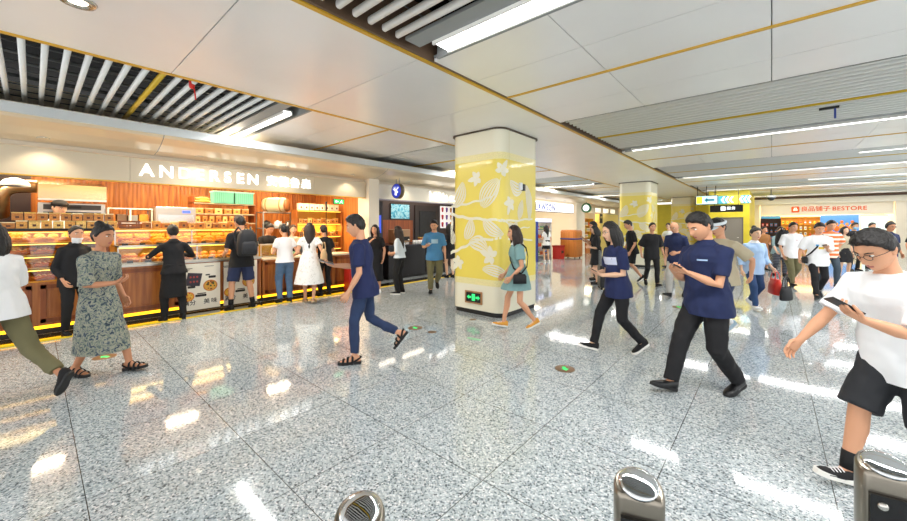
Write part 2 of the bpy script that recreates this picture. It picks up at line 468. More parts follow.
# ------------------------------------------------ pillars
def rr_points(x0, x1, y0, y1, r, n=8):
    out = []
    for cx, cy, a0 in ((x1 - r, y0 + r, -90), (x1 - r, y1 - r, 0), (x0 + r, y1 - r, 90), (x0 + r, y0 + r, 180)):
        for i in range(n + 1):
            a = R(a0 + 90 * i / n); out.append((cx + r * math.cos(a), cy + r * math.sin(a)))
    return out
PX0, PX1, PW = -4.56, -3.43, 1.33
M_PCREAM = mat('#f0ebd3', 0.25, coat=0.3, name='cream_enamel')
M_PLACE = mat('#efe3a4', 0.3, coat=0.2, noise_amt=0.10, noise_scale=60, name='lace_band')
M_PFLORAL = mat('#efead2', 0.3, coat=0.2, name='pale_floral')
def pillar(y0, floral=True):
    poly = rr_points(PX0, PX1, y0, y0 + PW, 0.19)
    inset = rr_points(PX0 + 0.02, PX1 - 0.02, y0 + 0.02, y0 + PW - 0.02, 0.18)
    big = rr_points(PX0 - 0.03, PX1 + 0.03, y0 - 0.03, y0 + PW + 0.03, 0.2)
    mb = MB()
    for a, b, mi in ((0.08, 0.53, 0), (0.53, 0.64, 2), (0.64, 2.72, 1), (2.72, 2.84, 2), (2.84, ZC - 0.02, 0)):
        mb.prism(poly, a, b, mi, smooth=False)
    o = struct(mb.build('pillar', [M_PCREAM, M_YELLOW, M_PLACE]))
    struct(MB().prism(inset, 0, 0.085).build('baseboard_pillar', M_BLACK))
    struct(MB().prism(big, ZC - 0.022, ZC + 0.02).build('trim_4', mat('#4a3a28', 0.5)))
    # joint of the cladding
    struct(B(PX1 - 0.006, PX1 + 0.0015, y0 + 0.24, y0 + 0.246, 0.09, ZC - 0.03).build('trim_5', mat('#c9bd80', 0.5)))
    # vine in pale enamel, wrapped round the two faces one sees
    U1 = (PX1 - 0.19) - PX0; UA = 0.19 * math.pi / 2
    def wrap(u, v, d=0.003):
        if u <= U1: return Vector((PX0 + u, y0 - d, v))
        if u <= U1 + UA:
            a = R(-90) + (u - U1) / 0.19
            return Vector((PX1 - 0.19 + (0.19 + d) * math.cos(a), y0 + 0.19 + (0.19 + d) * math.sin(a), v))
        return Vector((PX1 + d, y0 + 0.19 + u - U1 - UA, v))
    fl = MB()
    umax = U1 + UA + PW - 0.22
    lay = [0]
    def strip(pa, pb):
        k = len(pa); lay[0] += 1; dd = .003 + .00002 * lay[0]
        pts = [wrap(min(max(p[0], 0.0), umax), p[1], dd) for p in pa] + [wrap(min(max(p[0], 0.0), umax), p[1], dd) for p in pb]
        fl.add(pts, [(i, i + 1, k + i + 1, k + i) for i in range(k - 1)])
    def leaf(u, v, ang, L, W, bend=0.0, veins=5):
        a = R(ang)
        for s_ in range(veins):
            q0 = -1 + 2 * s_ / veins + 0.06; q1 = -1 + 2 * (s_ + 1) / veins - 0.06
            pa, pb = [], []
            for i in range(15):
                t = i / 14
                t2 = 0.04 + 0.92 * t
                w = W * (math.sin(math.pi * t2) ** 0.75) * (1 - 0.25 * t2)
                bb = bend * L * (t2 - 0.5) ** 2 * 4 - bend * L
                for q, dst in ((q0, pa), (q1, pb)):
                    x, y = t2 * L, q * w + bb
                    dst.append((u + x * math.cos(a) - y * math.sin(a), v + x * math.sin(a) + y * math.cos(a)))
            strip(pa, pb)
    def flower(u, v, ang, S):
        for d, l in ((-60, 0.8), (0, 1.1), (60, 0.8), (120, 0.6), (-120, 0.6)):
            leaf(u, v, ang + d, S * l, S * 0.27, 0, 1)
    def stem(pts, w=0.022):
        pa, pb = [], []
        P = []
        for i in range(len(pts) - 1):
            for j in range(6):
                t = j / 6
                P.append((pts[i][0] * (1 - t) + pts[i + 1][0] * t, pts[i][1] * (1 - t) + pts[i + 1][1] * t + 0.012 * math.sin(9 * (i + t))))
        P.append(pts[-1])
        for i, (u, v) in enumerate(P):
            ww = w * (1 - 0.5 * i / len(P))
            pa.append((u, v - ww)); pb.append((u, v + ww))
        strip(pa, pb)
    if floral:
        stem([(0.0, 1.79), (0.35, 1.72), (0.85, 1.68), (1.3, 1.66), (2.1, 1.70)], 0.03)
        stem([(0.0, 1.92), (0.3, 1.96), (0.75, 2.03), (1.0, 2.10), (1.1, 2.4)])
        stem([(0.0, 1.06), (0.3, 1.18), (0.62, 1.32), (1.1, 1.36), (2.1, 1.30)], 0.03)
        stem([(1.1, 1.68), (1.5, 1.52), (2.0, 1.55)], 0.018)
        leaf(0.08, 1.92, 65, 0.52, 0.16, 0.1)
        leaf(0.72, 1.88, 55, 0.62, 0.21, -0.05, 7)
        leaf(1.3, 2.36, -10, 0.50, 0.15, 0.2)
        leaf(1.85, 2.35, -80, 0.72, 0.13, -0.1)
        flower(0.62, 2.42, 190, 0.20); flower(1.12, 2.52, 60, 0.20); flower(1.32, 1.98, 250, 0.22)
        leaf(0.75, 1.70, -35, 0.50, 0.14, 0.1); leaf(1.25, 1.62, -30, 0.40, 0.10)
        leaf(0.35, 1.32, 70, 0.42, 0.14, 0.1); leaf(0.03, 1.75, -100, 0.42, 0.10, 0.05)
        leaf(0.42, 1.28, -20, 0.48, 0.17, -0.15); leaf(0.06, 1.22, 100, 0.3, 0.1)
        flower(0.20, 0.92, 230, 0.20); flower(0.92, 1.05, 160, 0.24)
        leaf(0.72, 0.82, -15, 0.56, 0.12, -0.1); leaf(1.35, 1.36, 55, 0.36, 0.12)
        leaf(1.5, 1.32, -60, 0.5, 0.14); leaf(0.0, 0.95, -70, 0.25, 0.08); flower(1.7, 0.95, 40, 0.22)
        leaf(1.75, 1.3, -100, 0.3, 0.1); leaf(1.6, 1.68, 70, 0.4, 0.11)
        struct(fl.build('pillar_pattern', M_PFLORAL, o))
    return o
pillar(5.17); pillar(15.15); pillar(25.1)

# ------------------------------------------------ shop line on the left: soffit, walls
prof = [(-7.18, 3.14), (-7.18, 3.02), (-7.24, 2.96), (-7.42, 2.88), (-7.65, 2.81), (-7.9, 2.78), (-8.05, 2.78), (-8.05, 3.14)]
sm = MB()
Y0, Y1 = -2.5, 30.0
k = len(prof)
sm.add([(x, Y0, z) for x, z in prof] + [(x, Y1, z) for x, z in prof], [(i, (i + 1) % k, k + (i + 1) % k, k + i) for i in range(k)] + [tuple(range(k - 1, -1, -1)), tuple(range(k, 2 * k))])
M_SOFFIT = mat('#dccdb2', 0.3, 0.3, name='soffit_metal')
struct(sm.build('trim_6', M_SOFFIT))
struct(B(-7.21, -7.165, Y0, Y1, 3.0, 3.13).build('trim_7', mat('#d3d9da', 0.3, 0.3)))
for y in (1.35, 5.8, 10.0, 14.2, 18.4, 22.6):
    pj = [(-7.177, 3.02), (-7.237, 2.957), (-7.418, 2.877), (-7.65, 2.807), (-7.9, 2.777), (-7.9, 2.80), (-7.65, 2.83), (-7.418, 2.90), (-7.237, 2.98)]
    nj = len(pj)
    struct(MB().add([(a, y, b) for a, b in pj] + [(a, y + .012, b) for a, b in pj], [(i, (i + 1) % nj, nj + (i + 1) % nj, nj + i) for i in range(nj)]).build('trim_8', M_GREY))
struct(B(-8.15, -8.03, Y0, Y1, 2.72, 3.6).build('wall_left', M_CREAM))
# cream piers between the shops
for ya, yb in ((5.68, 6.0), (11.2, 11.9), (18.95, 20.1), (26.4, 30)):
    struct(B(-8.3, -7.82, ya, yb, 0, 2.80).build('wall_left', M_CREAM))
# rear wall of the shops and side walls
struct(B(-10.75, -10.6, -2.5, 6.0, 0, 2.8).build('wall_back', wood('slatted_wood', '#8c4a18', '#bb7430', 1.0, 'Z', 0.4, 0.075, 1)))
struct(B(-10.6, -8.3, 5.72, 5.96, 0, 2.8).build('wall_side', wood('veneer', '#a35c22', '#c67c38', 1.0, 'Z', 0.4)))
struct(B(-10.6, -8.2, -2.5, -2.3, 0, 2.8).build('wall_side', M_CREAM))
struct(B(-10.75, -8.05, -2.5, 30, 2.76, 2.8).build('ceiling_shop', mat('#efe0c4', 0.5)))
M_DARKWALL = mat('#2d2c31', 0.5, name='dark_wall')
struct(B(-10.7, -10.55, 6.0, 11.4, 0, 2.78).build('wall_back', M_DARKWALL))
struct(B(-10.7, -10.55, 11.4, 30, 0, 2.78).build('wall_back', mat('#e8d9b8', 0.5)))
struct(B(-10.6, -8.25, 11.2, 11.4, 0, 2.78).build('wall_side', M_CREAM))
struct(B(-10.6, -8.25, 19.2, 19.4, 0, 2.78).build('wall_side', M_CREAM))
# polished black kerb stone in front of the counters, with yellow tape on its edge
struct(B(-7.93, -7.5, -2.5, 11.2, 0, 0.012).build('floor_strip', mat('#171210', 0.06, coat=0.5, name='polished_black_stone')))
struct(B(-7.53, -7.485, -2.5, 11.2, 0, 0.016).build('trim_9', mat('#f2d21c', 0.5)))

# ------------------------------------------------ far end of the hall
M_YWALL = mat('#ecd63a', 0.4, noise_amt=0.05, noise_scale=3, name='yellow_wall')
struct(B(-2.35, -0.78, 22, 34, 0, 3.3).build('wall_far', M_YWALL))
struct(B(-8.2, -2.35, 33.5, 33.7, 0, 3.3).build('wall_far', M_YWALL))
struct(B(-0.78, -0.55, 28.9, 34, 0, 3.3).build('wall_far', M_CREAM))
struct(B(-0.55, 4.75, 31.2, 31.4, 0, 3.3).build('wall_far', mat('#f3e2bf', 0.5)))
struct(B(4.75, 5.1, 28.7, 31.4, 0, 2.9).build('wall_far', M_CREAM))
struct(B(5.1, 14, 29.3, 29.5, 0, 3.3).build('wall_far', mat('#c9cac8', 0.5)))
struct(B(-0.78, 14, 28.6, 28.9, 2.82, 3.4).build('wall_far', mat('#e9e2d2', 0.5)))
struct(B(-0.78, 14, 28.5, 28.6, 3.12, 3.3).build('trim_10', mat('#5a4030', 0.5)))
d = thing('door', 'grey steel door in the yellow wall under the black hanging sign', 'door', (-1.46, 21.97, 0))
B(-0.40, 0.40, -0.01, 0.02, 0, 1.92).build('panel', mat('#8d8579', 0.5), d)
MB().box(-0.45, -0.40, -0.03, 0.03, 0, 1.97).box(0.40, 0.45, -0.03, 0.03, 0, 1.97).box(-0.45, 0.45, -0.03, 0.03, 1.92, 1.97).build('frame', mat('#6d675f', 0.5), d)
MB().tube([(0.3, -0.03, 1.0), (0.3, -0.06, 1.0), (0.2, -0.06, 1.0)], 0.01, 8).build('handle', M_STEEL, d)
# ================================================================== PEOPLE
def remeshed(mb, voxel, smooth=3, crumple=0.0, cscale=9.0, seed=0, name='skin', mats=None, cut=None):
    """one continuous closed surface from overlapping lofts"""
    me = mb.mesh('tmp', [M_WHITE])
    o = link(me, 'tmp')
    rm = o.modifiers.new('r', 'REMESH'); rm.mode = 'VOXEL'; rm.voxel_size = voxel; rm.use_smooth_shade = True
    if smooth:
        s = o.modifiers.new('s', 'SMOOTH'); s.factor = 0.5; s.iterations = smooth
    out = eval_mesh(o)
    bpy.data.objects.remove(o); bpy.data.meshes.remove(me)
    n = len(out.vertices)
    if crumple and n:
        co = np.empty(n * 3, np.float32); out.vertices.foreach_get('co', co); co = co.reshape(-1, 3)
        no = np.empty(n * 3, np.float32); out.vertices.foreach_get('normal', no); no = no.reshape(-1, 3)
        off = Vector((seed * 3.1, seed * 1.7, 0))
        d = np.array([noise.noise(Vector((c[0] * cscale, c[1] * cscale, c[2] * cscale * 0.55)) + off) + 0.5 * noise.noise(Vector((c[0] * cscale * 2.3, c[1] * cscale * 2.3, c[2] * cscale * 1.6)) - off) for c in co], np.float32)
        co += no * (d * crumple)[:, None]
        out.vertices.foreach_set('co', co.ravel())
    if cut is not None:        # a clean hem
        bm = bmesh.new(); bm.from_mesh(out)
        bmesh.ops.bisect_plane(bm, geom=bm.verts[:] + bm.edges[:] + bm.faces[:], plane_co=cut[0], plane_no=cut[1], clear_inner=True)
        bm.to_mesh(out); bm.free()
    out.polygons.foreach_set('use_smooth', [True] * len(out.polygons))
    out.materials.clear()
    for m in (mats or []): out.materials.append(m)
    out.name = name
    return out

def ik(a, b, l1, l2, hint):
    """middle joint of a two-bone limb from a to b; b is pulled in when out of reach"""
    d = b - a; L = d.length
    mx = (l1 + l2) * 0.998
    if L > mx: b = a + d * (mx / L); d = b - a; L = mx
    L = max(L, abs(l1 - l2) + 0.01)
    x = (l1 * l1 - l2 * l2 + L * L) / (2 * L)
    h = math.sqrt(max(l1 * l1 - x * x, 0))
    u = d.normalized(); hv = hint - u * hint.dot(u)
    hv = hv.normalized() if hv.length > 1e-6 else u.orthogonal().normalized()
    return a + u * x + hv * h, b

SKIN = {'a': mat('#d9a07c', 0.55, name='skin_warm'), 'b': mat('#c68a66', 0.55, name='skin_tan'), 'c': mat('#e6b898', 0.55, name='skin_fair')}
M_LIP = mat('#b0625a', 0.5, name='lip'); M_EYE = mat('#efece6', 0.25, name='eye_white'); M_IRIS = mat('#1a1210', 0.2, name='iris')
M_HAIR = mat('#15110f', 0.5, name='black_hair', bump=0.6, bump_scale=140); M_HAIRB = mat('#2c1d15', 0.5, name='dark_brown_hair', bump=0.6, bump_scale=140)
M_BROW = mat('#1c1512', 0.8, name='brow')

def sstep(a, b, x):
    t = min(max((x - a) / (b - a), 0), 1); return t * t * (3 - 2 * t)

def head_point(dx, dy, dz, fem):
    """surface of a head (metres, centre of the skull at 0, +x is the face)"""
    ax, ay, az = 0.098, 0.077, 0.118
    x, y, z = dx * ax, dy * ay, dz * az
    if dz < 0:
        t = -dz
        y *= 1 - (0.30 if fem else 0.24) * t ** 1.4
        x *= (1 - 0.06 * t) if dx > 0 else (1 - 0.42 * t ** 1.2)
        x += 0.014 * t * t
    else:
        x *= 1 + 0.03 * dz
    if dx > 0:
        f = dx
        y_, z_ = y, z
        # flatter face
        x -= 0.006 * f * math.exp(-(z_ / 0.05) ** 2)
        nose = 0.027 * math.exp(-(y_ / 0.0125) ** 2) * (math.exp(-((z_ + 0.026) / 0.016) ** 2) + 0.42 * math.exp(-((z_ - 0.002) / 0.022) ** 2))
        sock = -0.0095 * math.exp(-((abs(y_) - 0.031) / 0.015) ** 2 - ((z_ - 0.010) / 0.011) ** 2)
        brow = 0.004 * math.exp(-((z_ - 0.032) / 0.010) ** 2) * math.exp(-(y_ / 0.05) ** 2)
        lips = 0.0065 * math.exp(-(y_ / 0.021) ** 2) * (math.exp(-((z_ + 0.056) / 0.006) ** 2) + math.exp(-((z_ + 0.069) / 0.006) ** 2))
        groove = -0.004 * math.exp(-(y_ / 0.022) ** 2 - ((z_ + 0.0625) / 0.003) ** 2)
        chin = 0.009 * math.exp(-(y_ / 0.025) ** 2 - ((z_ + 0.100) / 0.016) ** 2)
        cheek = 0.004 * math.exp(-((abs(y_) - 0.045) / 0.02) ** 2 - ((z_ + 0.022) / 0.022) ** 2)
        x += (nose + sock + brow + lips + groove + chin + cheek) * sstep(0.1, 0.5, f)
    return Vector((x, y, z))

def build_head(mb, M, fem, lod):
    n, k = (56, 44) if lod == 0 else (32, 26)
    vs = []
    for i in range(k + 1):
        a = math.pi * i / k - math.pi / 2
        dz, q = math.sin(a), max(math.cos(a), 1e-3)
        for j in range(n):
            b = 2 * math.pi * j / n
            vs.append(head_point(math.cos(b) * q, math.sin(b) * q, dz, fem))
    fs, lip = [], []
    for i in range(k):
        for j in range(n):
            f = (i * n + j, i * n + (j + 1) % n, (i + 1) * n + (j + 1) % n, (i + 1) * n + j)
            c = (vs[f[0]] + vs[f[2]]) * 0.5
            is_lip = c.x > 0.05 and (c.y / 0.022) ** 2 + ((c.z + 0.0625) / 0.011) ** 2 < 1
            (lip if is_lip else fs).append(f)
    fs.append(tuple(range(n - 1, -1, -1))); fs.append(tuple(k * n + j for j in range(n)))
    W = [M @ v for v in vs]
    b0 = len(mb.v)
    mb.add(W, fs, 0, True)
    for f in lip:
        mb.f.append(tuple(b0 + i for i in f)); mb.m.append(1); mb.sm.append(True)
    R3 = M.to_3x3()
    S = M.to_scale()[0]
    Rn = Matrix([[R3[i][j] / S for j in range(3)] for i in range(3)])
    for s in (1, -1):
        e = head_point(0.9, 0.42 * s, 0.08, fem)
        c = Vector((0.0745, 0.031 * s, 0.010))
        mb.ball(M @ c, (0.0125 * S, 0.0135 * S, 0.0058 * S), 10 if lod else 14, 2, Rn)
        mb.ball(M @ (c + Vector((0.0085, -0.001 * s, 0))), (0.005 * S, 0.0058 * S, 0.0056 * S), 8, 3, Rn)
        # brow
        pts = [M @ (head_point(math.sqrt(max(0, 1 - (yy / 0.077) ** 2 - 0.06)), yy / 0.077, 0.245, fem) + Vector((0.001, 0, zz))) for yy, zz in ((0.016 * s, 0), (0.030 * s, 0.003), (0.046 * s, -0.001))]
        mb.tube(pts, [0.0032 * S, 0.0036 * S, 0.002 * S], 6, 4)
        # ear
        er = Rn @ Matrix.Rotation(R(-18 * s), 3, 'Z')
        mb.ball(M @ Vector((-0.008, 0.0775 * s, -0.002)), (0.018 * S, 0.008 * S, 0.031 * S), 10, 0, er)
        mb.ball(M @ Vector((-0.014, 0.084 * s, 0.006)), (0.013 * S, 0.007 * S, 0.020 * S), 8, 0, er)

def build_hair(style, M, fem, lod, seed, mats):
    mb = MB()
    rr = random.Random(seed)
    n, k = (40, 30) if lod == 0 else (28, 22)
    long_ = style in ('long', 'bob', 'bun', 'tail')
    th_top = 0.024 if not long_ else 0.016
    if style == 'crop': th_top = 0.010
    vs = []
    for i in range(k + 1):
        a = math.pi * i / k - math.pi / 2
        dz, q = math.sin(a), max(math.cos(a), 1e-3)
        for j in range(n):
            b = 2 * math.pi * j / n
            dx, dy = math.cos(b) * q, math.sin(b) * q
            az = abs(math.degrees(math.atan2(dy, dx)))
            keys = ((0, .60), (35, .56), (62, .38), (84, -.02), (104, -.08), (125, -.42), (180, -.62)) if not long_ else ((0, .66), (30, .60), (55, .36), (72, -.05), (90, -.15), (120, -.6), (180, -.75))
            if style in ('fringe',): keys = ((0, .36), (40, .34), (64, .25), (84, -.15), (104, -.1), (125, -.45), (180, -.65))
            for (a0, v0), (a1, v1) in zip(keys, keys[1:]):
                if a0 <= az <= a1:
                    thr = v0 + (v1 - v0) * (az - a0) / (a1 - a0); break
            thr += 0.03 * noise.noise(Vector((dx * 6, dy * 6, seed)))
            w = sstep(thr - 0.05, thr + 0.07, dz)
            p = head_point(dx, dy, dz, fem)
            d = p.normalized()
            rough_ = 0.007 * noise.noise(Vector((dx * 7 + seed, dy * 7, dz * 5))) + 0.004 * noise.noise(Vector((dx * 20 + seed, dy * 20, dz * 9)))
            t = th_top * (0.55 + 0.45 * max(dz, 0)) + (0.010 * max(dx, 0) * max(dz, 0) if style == 'short' else 0)
            p = p + d * (w * (t + rough_) - (1 - w) * 0.012)
            if w < 0.5 and dx > 0.2: p -= Vector((0.012 * (1 - w), 0, 0))
            vs.append(M @ p)
    fs = []
    for i in range(k):
        for j in range(n):
            fs.append((i * n + j, i * n + (j + 1) % n, (i + 1) * n + (j + 1) % n, (i + 1) * n + j))
    fs.append(tuple(range(n - 1, -1, -1))); fs.append(tuple(k * n + j for j in range(n)))
    mb.add(vs, fs, 0, True)
    S = M.to_scale()[0]
    if style in ('long', 'bob'):
        L = 0.20 if style == 'bob' else 0.42
        cnt = 15
        for i in range(cnt):
            az = 68 + (292 - 68) * i / (cnt - 1)
            c_, s_ = math.cos(R(az)), math.sin(R(az))
            side = abs(az - 180) / 112
            top = Vector((0.082 * c_ * 1.02, 0.080 * s_, 0.05))
            mid = Vector((0.108 * c_ - 0.002, 0.094 * s_, -0.04))
            end = Vector((0.092 * c_ - 0.006 - 0.010 * (1 - side), 0.090 * s_ * (0.92 if style == 'bob' else 0.85), -0.06 - (L - 0.06) * (0.55 + 0.45 * (1 - side) if style == 'long' else 1) * (0.92 + 0.12 * rr.random())))
            m2 = mid * 0.5 + end * 0.5 + Vector((-0.008, 0, 0))
            mb.tube([M @ p for p in (top, mid, m2, end)], [0.020 * S, 0.024 * S, 0.024 * S, 0.012 * S], 8)
    if style == 'bun':
        mb.ball(M @ Vector((-0.105, 0, 0.045)), 0.042 * S, 12)
    if style == 'topbun':
        mb.ball(M @ Vector((-0.055, 0, 0.125)), 0.045 * S, 12)
    if style == 'tail':
        mb.tube([M @ Vector(p) for p in ((-0.09, 0, 0.05), (-0.135, 0, 0.03), (-0.14, 0, -0.06), (-0.12, 0, -0.18))], [0.022 * S, 0.028 * S, 0.026 * S, 0.01 * S], 8)
    if style == 'short' and lod == 0:
        for i in range(46):
            az = rr.uniform(-150, 150); el = rr.uniform(25, 80)
            d = Vector((math.cos(R(az)) * math.cos(R(el)), math.sin(R(az)) * math.cos(R(el)), math.sin(R(el))))
            if d.x > 0.3 and d.z < 0.62: continue
            p = head_point(d.x, d.y, d.z, fem)
            q = p + d * 0.024 + Vector((0.016, 0.008 * rr.uniform(-1, 1), -0.003))
            mb.tube([M @ (p + d * 0.004), M @ (p + d * 0.018), M @ q], [0.013 * S, 0.010 * S, 0.004 * S], 6)
    if style in ('long', 'bob', 'short', 'topbun', 'tail', 'bun'):
        return remeshed(mb, 0.006 if lod == 0 else 0.010, 1, 0.003, 45, seed, 'hair', mats)
    me = mb.mesh('hair', mats)
    return me

def build_hand(mb, fg, W, d, n, thumb, S, curl=28, lod=0):
    """palm goes into mb; fingers into fg. d: along the hand, n: out of the palm, thumb: towards the thumb"""
    d = d.normalized(); n = (n - d * n.dot(d)).normalized(); w = d.cross(n)
    if w.dot(thumb) < 0: w = -w
    mb.loft([(W - d * 0.02 * S, w * 0.026 * S, n * 0.020 * S), (W + d * 0.015 * S, w * 0.031 * S, n * 0.018 * S), (W + d * 0.055 * S, w * 0.040 * S, n * 0.016 * S), (W + d * 0.088 * S, w * 0.040 * S, n * 0.0125 * S)], 12, p=2.6)
    nb = 8 if lod == 0 else 6
    for q, L, off in ((0.031, 0.070, -0.004), (0.0105, 0.078, 0.0), (-0.0105, 0.073, -0.003), (-0.030, 0.056, -0.012)):
        p = W + d * (0.084 + off) * S + w * q * S
        dirv = (d + w * q * 1.6).normalized()
        pts = [p - d * 0.014 * S, p]
        ax = dirv.cross(n)
        for j, fr in enumerate((0.45, 0.30, 0.25)):
            dirv = Matrix.Rotation(R(curl * (0.7 if j == 0 else 1.0)), 3, ax) @ dirv
            p = p + dirv * L * fr * S
            pts.append(p)
        fg.tube(pts, [0.0092 * S, 0.0092 * S, 0.0086 * S, 0.0078 * S, 0.0064 * S], nb)
    p = W + d * 0.022 * S + w * 0.026 * S
    dv = (d * 0.75 + w * 0.65 + n * 0.25).normalized()
    pts = [p - dv * 0.012 * S, p + dv * 0.030 * S]
    dv2 = (d * 0.95 + w * 0.1 + n * 0.4).normalized()
    pts.append(pts[-1] + dv2 * 0.030 * S); pts.append(pts[-1] + dv2 * 0.024 * S)
    fg.tube(pts, [0.014 * S, 0.0115 * S, 0.0095 * S, 0.007 * S], nb)
    return W + d * 0.075 * S + n * 0.022 * S, d, n, w

def make_shoe(rt, A, yaw, pitch, S, spec, side):
    """a shoe (or sandal straps and sole) round the foot whose ankle is A"""
    kind = spec.get('kind', 'shoe')
    M = Matrix.Translation(A) @ Matrix.Rotation(yaw, 4, 'Z') @ Matrix.Rotation(pitch, 4, 'Y') @ Matrix.Scale(S, 4)
    def ring(x, hw, z0, z1, xo=0):
        c = M @ Vector((x, xo, (z0 + z1) / 2))
        R3 = M.to_3x3()
        return (c, R3 @ Vector((0, hw, 0)), R3 @ Vector((0, 0, (z1 - z0) / 2)))
    so = MB()
    outline = []
    for x, l, r in ((-0.078, .018, .018), (-0.070, .030, .030), (-0.04, .036, .036), (0.03, .034, .036), (0.10, .044, .048), (0.145, .042, .046), (0.18, .028, .032), (0.192, .012, .016)):
        outline.append((x, -l if side > 0 else -r, r if side > 0 else l))
    poly = [(x, a) for x, a, b in outline] + [(x, b) for x, a, b in reversed(outline)]
    th = spec.get('sole_h', 0.022)
    so.prism(poly, -0.088, -0.088 + th, 0, M)
    if kind == 'sandal':
        o = so.build('sandal', [spec['sole']], rt)
        st = MB()
        R3 = M.to_3x3()
        for x, hw, zt in ((0.125, .050, -0.028), (0.075, .048, -0.008), (0.02, .046, 0.012)):
            pts = []
            for i in range(9):
                a = math.pi * i / 8
                pts.append(M @ Vector((x, -hw * math.cos(a), -0.078 + (zt + 0.078) * math.sin(a) ** 0.7)))
            st.tube(pts, 0.013 * S, 6, ref=R3 @ Vector((1, 0, 0)), flat=0.35)
        pts = [M @ Vector(p) for p in ((0.0, -.045, -.05), (-.055, -.038, -.02), (-.078, 0, -.012), (-.055, .038, -.02), (0.0, .045, -.05))]
        st.tube(pts, 0.012 * S, 6, ref=R3 @ Vector((0, 0, 1)), flat=0.35)
        st.build('strap', [spec['upper']], o)
        return
    up = MB()
    top = 0.015 if not spec.get('boot') else 0.05
    up.loft([ring(-0.076, .016, -.08, -.01), ring(-0.066, .030, -.085, top), ring(-0.035, .037, -.085, top + .006), ring(0.01, .038, -.085, top - .006), ring(0.05, .040, -.085, -.014), ring(0.095, .045, -.085, -.030), ring(0.14, .043, -.085, -.040), ring(0.172, .030, -.084, -.048), ring(0.188, .012, -.082, -.062)], 16, p=2.3)
    o = up.build('shoe', [spec['upper']], rt)
    so.build('sole', [spec['sole']], o)
    if spec.get('laces') is not None:
        la = MB(); R3 = M.to_3x3()
        for x, z in ((0.105, -.030), (0.085, -.024), (0.065, -.017), (0.045, -.010)):
            la.tube([M @ Vector((x, -.026, z - .010)), M @ Vector((x, 0, z + .003)), M @ Vector((x, .026, z - .010))], 0.004 * S, 6)
        la.build('laces', [spec['laces']], o)

WALK_L = {'l': (0.30, 0.09, 0, -16, True), 'r': (-0.30, 0.09, 0.0, 32, False)}

